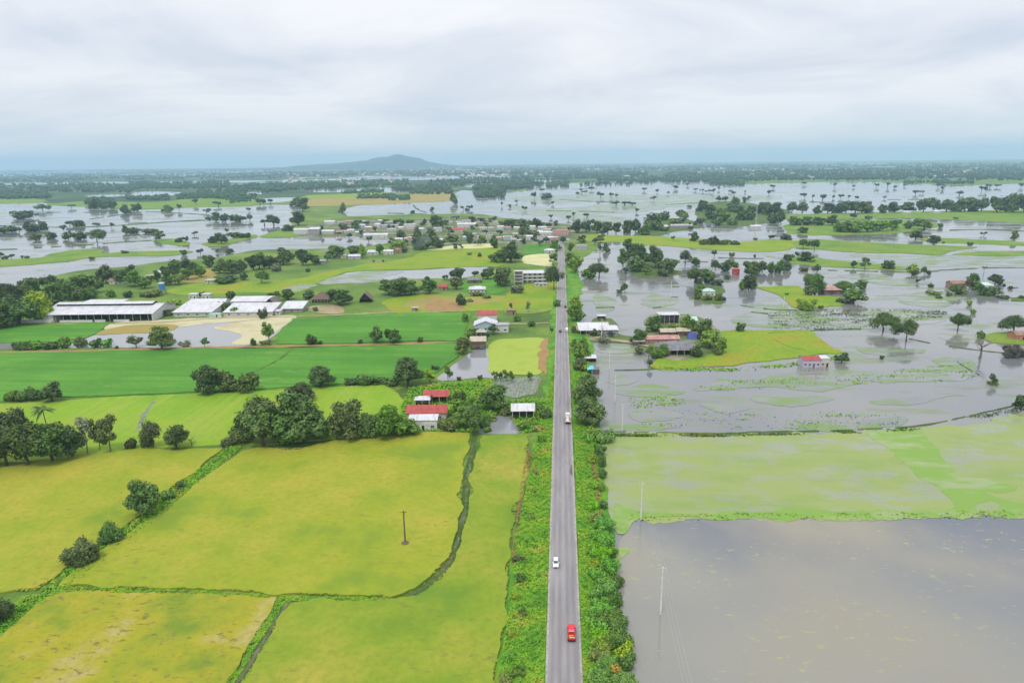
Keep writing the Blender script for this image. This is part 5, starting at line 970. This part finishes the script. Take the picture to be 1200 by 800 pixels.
# cyan stall on the shore
p = at(693, 438.5); o = empty('market_stall', p, YAW); tag(o, 'stall with cyan tarpaulin roof at the water edge of the road hedge', 'stall')
b = MB(); slab(b, (-2.2, -.6, 2.6), (1.2, -.6, 3.1), (1.2, 3.8, 3.9), (-2.2, 3.8, 3.4), .06, K_cyan); b.build('tarpaulin', o)
b = MB(); b.box(1.25, 4.2, 0, 3.6, .2, 2.6, K_wood); b.build('wall', o); b = MB(); slab(b, (1.22, -.3, 2.7), (4.5, -.3, 2.5), (4.5, 3.9, 3.0), (1.22, 3.9, 3.2), .08, Z_dark); b.build('roof', o)
for sx in (-2, 1):
    for sy in (-.4, 3.6): b = MB(); b.tube([(sx, sy, -.2), (sx, sy, 2.65 if sy < 0 else 3.3)], .06, K_wood, 5); b.build('pole', o)
house('small_hut', 'small white roofed hut above the cyan stall at the water', 'hut', 692, 424.5, 13, 4, 2.4, 'shed', .6, Z_white, K_wood, openf=True)
p = at(811, 397); b = MB(); b.add([(-3, -2, .05), (3, -2, .05), (3, 2, .05), (-3, 2, .05), (-2.4, 0, 3.6), (2.4, 0, 3.9)], [(0, 1, 5, 4), (1, 2, 5), (2, 3, 4, 5), (3, 0, 4), (3, 2, 1, 0)], K_navy)
o = b.build('tarpaulin'); o.location = (p.x, p.y, .3); o.rotation_euler.z = YAW; tag(o, 'dark blue tarpaulin tent behind the grey barn on the island', 'tarpaulin')
# houses by the river left of the village and the far village itself
for x, y, wd, h, rk, rm, wm_, lab in ((136, 333, 15, 3.2, 'gable', Z_pink, B_white, 'pale pink roofed house in the grove left of the blue tank'), (187, 323, 8, 3, 'gable', Z_white, B_white, 'small white roofed house in the grove above the blue tank'), (98, 337, 12, 3, 'gable', Z_rust, B_brick, 'rusty roofed house in the wood behind the long shed'),
      (174, 327, 9, 3, 'flat', Z_tan, B_cream, 'cream house beside the small white roof above the blue tank'), (398, 302.5, 15, 3, 'gable', Z_grey, B_cream, 'grey roofed house at the meadow edge near two round trees'), (415, 303.5, 14, 3.2, 'gable', Z_white, B_lilac, 'white roofed lilac house at the meadow edge'),
      (437, 298.5, 13, 3, 'shed', Z_white, B_white, 'low white house between trees at the meadow edge'), (455, 298.5, 11, 4, 'gable', Z_white, B_white, 'white walled house beside the smoke'), (467, 297, 8, 4.5, 'gable', Z_rust, B_brick, 'brown house next to the drifting smoke'),
      (375, 309, 12, 3, 'flat', Z_grey, B_grey, 'grey yard building behind the tree line by the river'), (245, 332, 10, 2.6, 'flat', Z_sand if 'Z_sand' in globals() else Z_tan, B_white, 'low pale building on the earth patch right of the grove'), (556, 332, 16, 3, 'gable', Z_dark, K_wood, 'dark shack by the pond behind the emerald patch')):
    house('house', lab, 'house', x, y, wd, 9, h, rk, 1.7, rm, wm_, nwin=2, doorm=K_dark)
VIL = [(353, 275, 17, 7.5, 'gable', Z_white, B_white, 'large white warehouse at the left end of the far village'), (368, 275.5, 12, 9, 'shed', Z_white, B_grey, 'tall pale grey block second from the left end of the village'), (384, 275, 14, 5, 'gable', Z_white, B_cream, 'white roofed house right of the tall pale grey block'),
       (440, 278.5, 28, 4, 'gable', Z_white, B_white, 'very long low white roof on the village waterfront'), (480, 267.5, 13, 6, 'flat', Z_white, B_white, 'bright white flat roofed block in the middle of the village'), (537, 272, 17, 4, 'gable', Z_red, B_cream, 'wide red roofed hall at the centre of the village'),
       (547, 267, 22, 6, 'gable', Z_white, B_white, 'big white roofed hall behind the red roofed hall'), (386, 262.5, 12, 4, 'gable', Z_white, B_white, 'white house at the back of the village, leftmost'), (622, 262, 14, 4.5, 'flat', Z_tan, B_cream, 'cream flat roofed house behind the village right of the big halls'), (684, 270, 9, 4.5, 'flat', Z_tan, B_cream, 'cream square house right of the pink house')]
for x, y, wd, h, rk, rm, wm_, lab in VIL: house('village_house', lab, 'house', x, y, wd, 12, h, rk, 2.0, rm, wm_, nwin=4)
rnd = random.Random(11); vr = []
for (xa, xb, ya, n, rn) in ((392, 430, 273.5, 5, 'waterfront'), (400, 475, 268, 8, 'second'), (455, 530, 272, 7, 'middle'), (485, 600, 263, 10, 'back'), (520, 600, 280, 8, 'near'), (560, 640, 269, 8, 'eastern'), (590, 665, 283, 9, 'roadside'), (465, 520, 283, 7, 'riverside'), (600, 665, 275, 7, 'upper'), (395, 470, 262, 8, 'rear')):
    cnt = {}
    for i in range(n):
        rm, cw = rnd.choice(((Z_white, 'white'), (Z_white, 'white'), (Z_white, 'white'), (Z_grey, 'grey'), (Z_grey, 'grey'), (Z_tan, 'tan'), (Z_tan, 'tan'), (Z_pink, 'faded pink'))); wm_ = rnd.choice((B_white, B_cream, B_white, B_blue, B_grey, B_pink))
        vr.append([xa+(xb-xa)*(i+.5)/n+rnd.uniform(-2, 2), ya+rnd.uniform(-1.6, 1.6), rnd.uniform(5.5, 10), rm, cw, wm_, rn, i])
for rn in dict.fromkeys(e[6] for e in vr):
    es = sorted((e for e in vr if e[6] == rn), key=lambda e: e[0])
    for i, (x, y, wd, rm, cw, wm_, _, k) in enumerate(es):
        house('village_house', f'small {cw} roofed house, {which(i, len(es))} in the {rn} village row', 'house', x, y, wd, 8, rnd.choice((3, 3.4, 5.5)), rnd.choice(('gable', 'gable', 'flat')), 1.6, rm, wm_, nwin=2, group=f'houses in the {rn} row of the village')
# the distant town below the hill: roofs nobody could count
b = MB()
for _ in range(230):
    x, y = rnd.gauss(540, 55), rnd.choice((rnd.uniform(196.5, 201), rnd.uniform(201, 208)))
    if _ % 4 == 0: x, y = rnd.uniform(320, 460), rnd.uniform(203, 217)
    if _ % 7 == 0: x, y = rnd.uniform(660, 1180), rnd.uniform(197, 210)
    p = at(x, y); w2 = rnd.uniform(7, 16); h = rnd.uniform(4, 12); b.box(p.x-w2, p.x+w2, p.y-6, p.y+6, 0, h, rnd.choice((B_white, B_cream, B_grey)), 0, 0)
    b.add([(p.x-w2-.5, p.y-6.5, h), (p.x+w2+.5, p.y-6.5, h), (p.x+w2+.5, p.y+6.5, h), (p.x-w2-.5, p.y+6.5, h), (p.x-w2, p.y, h+3), (p.x+w2, p.y, h+3)], [(0, 1, 5, 4), (1, 2, 5), (2, 3, 4, 5), (3, 0, 4)], rnd.choice((Z_white, Z_white, Z_grey, Z_pink)))
kind(b.build('town'), 'stuff', 'pale specks of a distant town between the trees below the hill')

# ------------------------------------------------------------------ poles
def pole(x, yb, yt, label, wood=False, cat='utility pole', arm=True, stay=False):
    p = at(x, yb); h = height_to(p, yt); o = empty('utility_pole', p, YAW); tag(o, label, cat, None)
    b = MB(); m = K_wood if wood else K_conc; b.tube([(0, 0, -.6), (0, 0, h*.5), (0, 0, h)], [.27, .22, .17], m, 10); b.build('post', o)
    if arm:
        b = MB(); b.box(-.9, .9, .13, .23, h-.62, h-.5, K_wood if wood else K_steel); a = b.build('crossarm', o); 
        for xx in (-.75, 0, .75): b = MB(); b.tube([(xx, .18, h-.5), (xx, .18, h-.34), (xx, .18, h-.26)], [.05, .08, .04], K_conc, 8); b.build('insulator', a)
    return o, h
pole(774, 720, 664, 'tall pale concrete pole nearest the camera standing in the brown flood')
pole(751, 609, 565, 'pale concrete pole at the corner where algae meets brown floodwater')
pole(729, 506, 474, 'pale concrete pole at the grey flood edge above the algae field')
pole(720.5, 471, 440, 'pale concrete pole in the grey flood beside the roadside hedge')
pole(714, 434, 412, 'pale concrete pole in the flood near the cyan stall')
pole(705, 397, 374, 'pale concrete pole in front of the roadside eatery')
pole(697.5, 372, 352, 'pale concrete pole in the water behind the roadside eatery')
pole(786, 349, 330, 'slim pale pole leaning at a dike end in the flood')
pole(918, 361, 347, 'slim pale pole on the shore of the lime pasture island', arm=False, cat='pole')
PL = [(at(x, y), height_to(at(x, y), t)) for x, y, t in ((800, 900, 800), (774, 720, 664), (751, 609, 565), (729, 506, 474), (720.5, 471, 440), (714, 434, 412), (705, 397, 374), (697.5, 372, 352))]
for off, nm in ((-.75, 'road side wire'), (0, 'middle wire'), (.75, 'flood side wire')):
    pts = []
    for (a, ha), (c, hc) in zip(PL, PL[1:]):
        A = Vector((a.x+off, a.y, ha-.25)); C = Vector((c.x+off, c.y, hc-.25))
        for k in range(8): q = k/8; pts.append(A.lerp(C, q)-Vector((0, 0, 4*q*(1-q)*min(1.6, (A-C).length*.02))))
    b = MB(); b.tube(pts+[C], .011, K_steel, 4); tag(b.build('power_line'), f'thin sagging {nm} along the pale concrete poles in the flood', 'power line', 'power lines along the flooded verge')
o, h = pole(475, 638, 598, 'brown wooden pole alone in the ripe rice field', wood=True)
b = MB(); b.tube([(0, 0, .55), (0, 0, .9), (0, 0, 1.1)], [1.3, .7, .25], K_wood, 9); b.build('earth_mound', o)
b = MB(); b.tube([(.12, .1, h-1.4), (.75, .1, h-.2)], .05, K_wood, 5); b.build('brace', o)
pole(760, 424, 408, 'short dark wooden post by the island farm shore', wood=True, cat='post', arm=False)
p = at(619, 366); o = empty('tree', p); tag(o, 'pale grey round topped tree by the earth track', 'tree'); o.scale = (6, 6, 8); c = link('crown', crown_mesh('S', 1, 1), o); set_leaf(c, 'p'); link('trunk', trunk_mesh('S', 1), o)

# ------------------------------------------------------------------ vehicles (x across, +y ahead, built at the origin, wheels on z = 0)
def wheels(o, xs, ys, r, wd):
    for y in ys:
        for sx in xs:
            b = MB(); b.tube([(sx-wd/2, y, r), (sx+wd/2, y, r)], r, K_black, 18); wh = b.build('wheel', o)
            g = math.copysign(wd/2+.004, sx); b = MB(); b.tube([(sx+g, y, r), (sx+g+math.copysign(.015, sx), y, r)], r*.58, K_steel, 14); b.build('rim', wh)
def loft(secs, mat, name, o):             # sections along y: (y, half width bottom, half width top, z bottom, z top), bevelled corners
    b = MB(); vs = []; fs = []; n = 8
    for (y, wb, wt, z0, z1) in secs:
        c = min(.09, (z1-z0)*.3)
        vs += [(-wb, y, z0+c), (-wb+c, y, z0), (wb-c, y, z0), (wb, y, z0+c), (wt, y, z1-c), (wt-c, y, z1), (-wt+c, y, z1), (-wt, y, z1-c)]
    for i in range(len(secs)-1):
        for k in range(n): fs.append((i*n+k, i*n+(k+1) % n, (i+1)*n+(k+1) % n, (i+1)*n+k))
    fs += [tuple(range(n))[::-1], tuple(range((len(secs)-1)*n, len(secs)*n))]
    b.add(vs, fs, mat); return b.build(name, o)
def glass_slab(o, name, a, c, d, e, off=Vector((0, 0, 0)), th=.03):
    a, c, d, e = (Vector(q) for q in (a, c, d, e)); nr = (c-a).cross(e-a).normalized(); b = MB()
    b.add([q+nr*.006 for q in (a, c, d, e)]+[q+nr*(.006+th) for q in (a, c, d, e)], [(3, 2, 1, 0), (4, 5, 6, 7), (0, 1, 5, 4), (1, 2, 6, 5), (2, 3, 7, 6), (3, 0, 4, 7)], K_glass); return b.build(name, o)
def lamps(o, y, xs, z, mat, name, s=1):
    for x in xs: b = MB(); b.box(x-.17, x+.17, min(y, y+.04*s), max(y, y+.04*s), z-.09, z+.09, mat); b.build(name, o)
def mirrors(o, x, y, z, mat):
    for s in (-1, 1): b = MB(); b.box(min(s*x, s*(x+.22)), max(s*x, s*(x+.22)), y-.07, y+.07, z, z+.18, mat); b.build('mirror', o)
def on_road(o, px, py, rz):
    p = at(px, py, ZR); o.location = (p.x, p.y, ZR+.002); o.rotation_euler.z = rz
def car(label, px, py, rz, mat):
    o = empty('car', (0, 0, 0)); tag(o, label, 'car')
    loft([(-2.05, .74, .68, .32, .82), (-1.9, .84, .78, .24, .92), (-1.2, .86, .80, .22, .96), (.8, .86, .80, .22, .95), (1.7, .84, .76, .24, .84), (2.1, .72, .66, .32, .70)], mat, 'body', o)
    loft([(-1.75, .76, .60, .93, 1.10), (-1.35, .76, .60, .93, 1.46), (.0, .76, .62, .93, 1.50), (.35, .76, .60, .93, 1.46), (.95, .74, .62, .93, 1.0)], mat, 'roof', o)
    glass_slab(o, 'windscreen', (-.62, .98, .99), (.62, .98, .99), (.52, .40, 1.44), (-.52, .40, 1.44))
    glass_slab(o, 'rear_window', (.58, -1.76, 1.08), (-.58, -1.76, 1.08), (-.52, -1.38, 1.42), (.52, -1.38, 1.42))
    for s in (-1, 1):
        q = [(s*.755, -1.2, 1.0), (s*.755, .55, 1.0), (s*.655, .25, 1.36), (s*.655, -1.1, 1.36)]
        glass_slab(o, 'side_window', *(q if s > 0 else [q[1], q[0], q[3], q[2]]))
    wheels(o, (-.78, .78), (-1.3, 1.3), .31, .2); lamps(o, 2.04, (-.55, .55), .62, C_lamp, 'headlight'); lamps(o, -2.02, (-.58, .58), .72, C_tail, 'tail_light', -1); mirrors(o, .80, .72, .98, mat)
    b = MB(); b.box(-.45, .45, 2.1, 2.13, .40, .56, K_black); b.build('grille', o)
    on_road(o, px, py, rz); return o
car('small white car driving towards the camera in the left lane', 651.3, 661, math.pi, C_white)
car('small dark car in the left lane level with a white van', 656.5, 389, math.pi, C_dark)
car('tiny dark car far up the road under the roadside trees', 662.6, 360, 0, C_dark)
o = empty('pickup_truck', (0, 0, 0)); tag(o, 'red pickup with orange load in its bed driving away in the right lane', 'pickup truck')
loft([(.55, .92, .88, .38, 1.10), (1.1, .94, .88, .34, 1.12), (2.1, .92, .84, .36, 1.08), (2.65, .82, .74, .42, .92)], C_red, 'hood', o)
loft([(-1.0, .92, .86, .38, 1.08), (.55, .92, .88, .38, 1.10)], C_red, 'cab', o)
loft([(-.98, .86, .70, 1.08, 1.55), (-.62, .86, .74, 1.08, 1.84), (.35, .86, .74, 1.08, 1.86), (1.05, .84, .70, 1.08, 1.16)], C_red, 'roof', o)
glass_slab(o, 'rear_window', (.66, -1.0, 1.14), (-.66, -1.0, 1.14), (-.60, -.70, 1.74), (.60, -.70, 1.74)); glass_slab(o, 'windscreen', (-.68, 1.04, 1.17), (.68, 1.04, 1.17), (.60, .44, 1.78), (-.60, .44, 1.78))
for s in (-1, 1):
    q = [(s*.855, -.75, 1.16), (s*.855, .75, 1.16), (s*.775, .32, 1.70), (s*.775, -.55, 1.70)]; glass_slab(o, 'side_window', *(q if s > 0 else [q[1], q[0], q[3], q[2]]))
b = MB(); b.box(-.92, .92, -2.7, -1.01, .45, .62, C_red); b.box(-.92, -.84, -2.7, -1.01, .623, 1.12, C_red); b.box(.84, .92, -2.7, -1.01, .623, 1.12, C_red); b.box(-.837, .837, -2.7, -2.63, .623, 1.12, C_red); b.build('bed', o)
b = MB(); b.box(-.93, .93, -2.82, -2.703, .42, .60, K_dark); b.build('bumper', o)
lamps(o, -2.703, (-.78, .78), .86, C_tail, 'tail_light', -1); lamps(o, 2.6, (-.6, .6), .72, C_lamp, 'headlight'); mirrors(o, .90, .72, 1.18, C_red); wheels(o, (-.80, .80), (-1.75, 1.75), .39, .25)
b = MB(); b.box(-.7, .7, -1.3, -1.24, 1.123, 1.75, C_pale); b.box(-.70, -.62, -1.235, -1.05, 1.123, 1.8, C_pale); b.box(.62, .70, -1.235, -1.05, 1.123, 1.8, C_pale)
b = MB(); b.tube([(-.70, -1.15, 1.1), (-.70, -1.15, 1.78), (.70, -1.15, 1.78), (.70, -1.15, 1.1)], .035, C_pale, 6); b.build('roll_bar', o)
on_road(o, 669.5, 743, 0); pk = o
def load(name, label, parts, px_o, off, cat):
    b = MB()
    for (x, y, z, rx, ry, rz_, mt) in parts:
        d = np.array([v.co[:] for v in ico.verts]); b.add([(x+q[0]*rx, y+q[1]*ry, z+q[2]*rz_) for q in d*(1+rng.normal(0, .08, (len(d), 1)))], [tuple(v.index for v in f.verts) for f in ico.faces], mt)
    o = b.build(name); o.location = px_o.location+Vector((off[0], off[1], off[2])); tag(o, label, cat); return o
load('cargo_bundle', 'orange and tan sacks piled in the bed of the red pickup', [(-.4, .3, .25, .38, .45, .28, C_orange), (.35, .35, .24, .4, .42, .27, C_orange), (-.05, -.35, .25, .55, .4, .27, Z_tan), (.1, .05, .5, .4, .4, .22, C_orange), (-.5, -.4, .22, .26, .3, .22, C_orange), (.55, -.35, .22, .25, .33, .24, C_pale)], pk, (0, -1.9, .63), 'cargo')
o = empty('truck', (0, 0, 0)); tag(o, 'loaded cargo truck with pale cover driving away in the right lane', 'truck')
b = MB(); b.box(-.45, .45, -3.9, 3.6, .65, .9, K_black); b.build('chassis', o)
loft([(1.9, 1.08, 1.0, .72, 2.55), (2.3, 1.1, 1.02, .6, 2.7), (3.3, 1.1, 1.0, .55, 2.6), (3.9, 1.05, .92, .55, 1.7)], C_white, 'cab', o); glass_slab(o, 'windscreen', (-.8, 3.86, 1.78), (.8, 3.86, 1.78), (.8, 3.4, 2.48), (-.8, 3.4, 2.48))
b = MB(); b.box(-1.15, 1.15, -4.0, 1.75, .92, 1.1, K_wood); b.box(-1.15, -1.07, -4.0, 1.75, 1.103, 1.75, C_white); b.box(1.07, 1.15, -4.0, 1.75, 1.103, 1.75, C_white); b.box(-1.067, 1.067, -4.0, -3.92, 1.103, 1.75, C_white); b.box(-1.067, 1.067, 1.67, 1.75, 1.103, 2.1, C_white); b.build('cargo_bed', o)
b = MB(); b.box(-1.1, 1.1, -4.12, -4.003, .6, .82, K_black); b.build('bumper', o)
lamps(o, -4.123, (-.9, .9), .72, C_tail, 'tail_light', -1); mirrors(o, 1.1, 3.3, 1.9, K_black); wheels(o, (-.92, .92), (-2.9, -1.9, 2.8), .48, .3)
on_road(o, 665.3, 493, 0); tk = o
load('tarpaulin_load', 'pale pinkish covered load heaped on the cargo truck', [(0, .9, .5, .95, 1.0, .7, C_pale), (0, -.3, .55, 1.0, 1.2, .8, C_pale), (0, -1.5, .5, .98, 1.1, .65, C_pale), (0, -2.5, .4, .9, .6, .5, C_white)], tk, (0, -.6, 1.13), 'cargo')
o = empty('van', (0, 0, 0)); tag(o, 'white van in the right lane beside the roadside clearing', 'van')
loft([(-2.4, .85, .78, .35, 1.9), (-2.2, .9, .84, .3, 2.05), (1.2, .9, .84, .3, 2.05), (1.75, .9, .78, .3, 1.5), (2.4, .82, .7, .35, .95)], C_white, 'body', o); glass_slab(o, 'windscreen', (-.72, 1.80, 1.50), (.72, 1.80, 1.50), (.72, 1.27, 2.02), (-.72, 1.27, 2.02)); glass_slab(o, 'rear_window', (.65, -2.42, 1.2), (-.65, -2.42, 1.2), (-.62, -2.36, 1.8), (.62, -2.36, 1.8))
lamps(o, -2.41, (-.7, .7), .85, C_tail, 'tail_light', -1); wheels(o, (-.8, .8), (-1.5, 1.5), .34, .22); mirrors(o, .88, 1.5, 1.25, K_black); on_road(o, 664.2, 388, 0)

# ------------------------------------------------------------------ rough growth: crop tops and verge weeds
def inside(P, X, Y):
    r = np.zeros(len(X), bool); n = len(P); j = n-1
    for i in range(n):
        xi, yi, xj, yj = P[i][0], P[i][1], P[j][0], P[j][1]
        if yi != yj: r ^= ((yi > Y) != (yj > Y)) & (X < (xj-xi)*(Y-yi)/(yj-yi)+xi)
        j = i
    return r
def scatter(P, n):
    P = [(p.x, p.y) for p in P]; a = np.array(P); lo, hi = a.min(0), a.max(0); lo = np.maximum(lo, (-260, 100)); q = lo+rng.random((n*3, 2))*(hi-lo); q = q[inside(P, q[:, 0], q[:, 1])]
    area = (hi-lo).prod()*len(q)/(n*3); return q, area
for k, (P, mt) in enumerate(RICE_POLY):
    q, area = scatter(P, 60000); n = min(len(q), int(area*2.2)); q = q[:n]
    nz = np.sin(q[:, 0]*.21+1.3*np.sin(q[:, 1]*.13))*np.sin(q[:, 1]*.17+np.sin(q[:, 0]*.09)*2)
    a = rng.random(n)*6.28; hh = (.09+.09*rng.random(n))*(1+.4*nz); ww = .18+.22*rng.random(n)
    c = np.stack([q[:, 0], q[:, 1], .47+hh*.55], 1); tl = .9*(rng.random((n, 2))-.5)
    u = np.stack([np.cos(a)*ww, np.sin(a)*ww, np.zeros(n)], 1); v = np.stack([-np.sin(a)*ww*.8, np.cos(a)*ww*.8, hh*tl[:, 0]], 1)
    kind(link('rice_crop', quads('rice_crop', c, u, v, mt)), 'stuff', 'uneven tops of the standing ripe rice')
M_weed = soil_mat('verge_weeds', [(0.30, (0.11, 0.26, 0.022)), (0.45, (0.165, 0.37, 0.028)), (0.58, (0.24, 0.41, 0.028)), (0.70, (0.38, 0.36, 0.06))], big=0.13, fine=2.0, finec=(0.09, 0.24, 0.02), amt=0.4, bmp=0.0)
def weeds(name, P, n, z, hs, mat, label):
    q, area = scatter(P, n); q = q[q[:, 1] < 520]; n = len(q); g = np.sin(q[:, 0]*1.3+np.sin(q[:, 1]*.7)*2)*np.sin(q[:, 1]*.9+np.sin(q[:, 0]*.8)*2); keep = g > -.5+.0*q[:, 0]; q, g = q[keep], g[keep]; n = len(q)
    hh = hs*(.5+rng.random(n))*np.maximum(.3, 1+.5*g); d = rdirs(n); d[:, 2] = np.abs(d[:, 2])+.8; d /= np.linalg.norm(d, axis=1, keepdims=True); u = np.cross(d, rdirs(n)); u /= np.linalg.norm(u, axis=1, keepdims=True); v = np.cross(d, u); s = (hs*.38*(.6+.8*rng.random(n)))[:, None]
    c = np.stack([q[:, 0], q[:, 1], z+hh*rng.random(n)], 1); kind(link(name, quads(name, c, u*s, v*s*.7, mat)), 'stuff', label)
pol = lambda s: [at(x, y) for x, y in parse(s)]
weeds('weeds', pol('636,900 637,800 642.6,650 646.6,530 650,430 648,430 640,480 632,505 624,545 613,592 605,635 600,700 592,750 583,800 570,900'), 60000, .42, .40, M_weed, 'bright green weeds on the road verge left of the carriageway')
weeds('weeds', pol('686,900 684,800 678.6,660 674.4,540 671.8,440 686,430 700,470 698,510 702,545 706,590 710,640 716,700 724,750 730,800 738,900'), 60000, .42, .40, M_weed, 'bright green weeds on the road verge beside the flood')
weeds('dry_weeds', pol('618,528 610,570 604,620 599,662 603,664 608,624 614,574 626,532'), 2600, .45, .34, M_rust, 'dry orange weeds along the outer edge of the left verge')
weeds('dry_weeds', pol('692,540 697,575 700,600 704,600 701,572 697,540'), 2500, .45, .4, M_rust, 'dry tan weeds inside the verge beside the algae field')
weeds('weeds', pol('284,524 260,545 232,568 198,598 157,632 120,660 92,682 66,700 40,716 10,742 -20,768 -20,722 46,694 76,668 102,650 144,618 184,588 216,563 248,540 266,524'), 22000, .05, .5, M_weed, 'green weeds on the bank between the ripe rice fields')
weeds('weeds', pol('448,706 400,705 330,705 200,697 80,694 72,688 200,690.5 330,698.5 400,700 462,700'), 9000, .05, .32, M_weed, 'green weeds along the ditch below the large ripe rice field')
weeds('weeds', pol('336,702 322,726 305,752 284,786 262,822 252,815 276,780 298,745 316,716 326,702'), 7000, .05, .32, M_weed, 'green weeds along the ditch between the two nearest rice fields')
weeds('weeds', pol('560,508 556,540 551,570 549,600 541,640 524,668 500,688 470,702 468,698 500,680 520,660 533,630 539,596 543,560 550,530 553,508'), 7000, .05, .28, M_bank, 'dull weeds in the curved muddy ditch')
weeds('weeds', pol('470,478 480,455 520,450 575,446 592,470 625,468 640,470 634,505 612,508 590,480 560,506 470,508'), 16000, .06, .8, M_weed, 'rank growth around the red roofed farmhouse')
# drowned grass standing out of the shallows, thickest along the field edges
def drowned(name, s, n, hs, label, mat):
    P = pol(s); m = max(4, n//90); c, _ = scatter2(P, m*3); c = c[rng.integers(0, len(c), n//3)] if len(c) < 4 else c[:m][rng.integers(0, min(m, len(c)), n//3)]
    sp = np.abs(np.sin(c[:, 0]*12.9+c[:, 1]*78.2)); q = c+rng.normal(size=c.shape)*np.stack([1.2+7*sp, .5+1.6*sp], 1); q = q[inside([(p_.x, p_.y) for p_ in P], q[:, 0], q[:, 1])]; n = len(q)
    hh = hs*(.4+rng.random(n)); d = rdirs(n); d[:, 2] = np.abs(d[:, 2])+.7; d /= np.linalg.norm(d, axis=1, keepdims=True); u = np.cross(d, rdirs(n)); u /= np.linalg.norm(u, axis=1, keepdims=True); v = np.cross(d, u); sz = (hs*.8*(.5+rng.random(n)))[:, None]
    kind(link(name, quads(name, np.stack([q[:, 0], q[:, 1], .18+hh*.4*rng.random(n)], 1), u*sz, v*sz*.6, mat)), 'stuff', label)
def scatter2(P, n):
    P = [(p.x, p.y) for p in P]; a = np.array(P); lo, hi = a.min(0), a.max(0); q = lo+rng.random((n, 2))*(hi-lo); return q[inside(P, q[:, 0], q[:, 1])], 0
drowned('drowned_grass', '700,508 840,509 1010,504 1070,501 1178,480 1260,466 1260,470 1180,484 1070,505 1010,508 840,512 700,512', 9000, .5, 'ragged drowned grass along the dike above the algae field', M_bank)
drowned('drowned_grass', '740,600 830,601 1000,601 1130,599 1260,598 1260,607 1130,608 1000,609 830,610 750,610 735,616', 3600, .35, 'ragged green fringe where algae meets the brown floodwater', M_weed)
drowned('drowned_grass', '812,455 850,446 935,440 1000,440 1045,434 1140,424 1145,442 1100,448 1000,452 900,455 820,460', 3600, .36, 'streaks of drowned grass in the grey flood below the farm island', M_weed)
drowned('drowned_grass', '760,430 850,432 920,426 990,416 992,420 925,430 850,436 765,434', 5000, .5, 'wet grass fringe along the shore of the lime island', M_weed)
drowned('drowned_grass', '735,465 800,464 805,476 740,478', 1200, .4, 'small floating grass mat in the grey flood', M_weed)
drowned('drowned_grass', '900,364 1000,362 1110,364 1110,372 1000,386 900,392', 9000, .45, 'drowned grass streaks by the trees in the open flood', M_bank)
drowned('drowned_grass', '740,482 900,478 1060,486 1050,500 900,504 745,500', 2500, .3, 'floating weed specks above the long dike', M_weed)
# smoke drifting from the village edge
def smoke():
    b = MB()
    p = at(480, 296); h = height_to(p, 281); q = [(p.x, p.y, 0.5), (p.x+7, p.y+2, h*.4), (p.x+14, p.y+4, h*.8), (p.x+24, p.y+8, h*1.1)]
    b.tube(q, [1.5, 4.5, 6.0, 7.5], None, 12)
    me = bpy.data.meshes.new('smoke'); me.from_pydata(b.v, [], b.f); m = bpy.data.materials.new('smoke'); m.use_nodes = True; t = m.node_tree; t.nodes.remove(t.nodes['Principled BSDF'])
    vo = t.nodes.new('ShaderNodeVolumePrincipled'); vo.inputs['Color'].default_value = (.82, .9, 1, 1); vo.inputs['Density'].default_value = .012; t.links.new(vo.outputs[0], t.nodes['Material Output'].inputs['Volume']); me.materials.append(m)
    kind(link('smoke', me), 'stuff', 'thin blue white smoke drifting from the village edge')
smoke()
# ------------------------------------------------------------------ haze
b = MB(); hz = bpy.data.materials.new('haze'); hz.use_nodes = True; t = hz.node_tree; t.nodes.remove(t.nodes['Principled BSDF'])
vo = t.nodes.new('ShaderNodeVolumePrincipled'); vo.inputs['Color'].default_value = (.52, .78, 1.0, 1); vo.inputs['Density'].default_value = 8.5e-5; vo.inputs['Anisotropy'].default_value = 0.0
t.links.new(vo.outputs[0], t.nodes['Material Output'].inputs['Volume'])
b.box(-GR-300, GR+300, -GR-300, GR+300, -1.5, 345, hz); kind(b.build('haze'), 'stuff', 'thin blue haze over the whole plain')
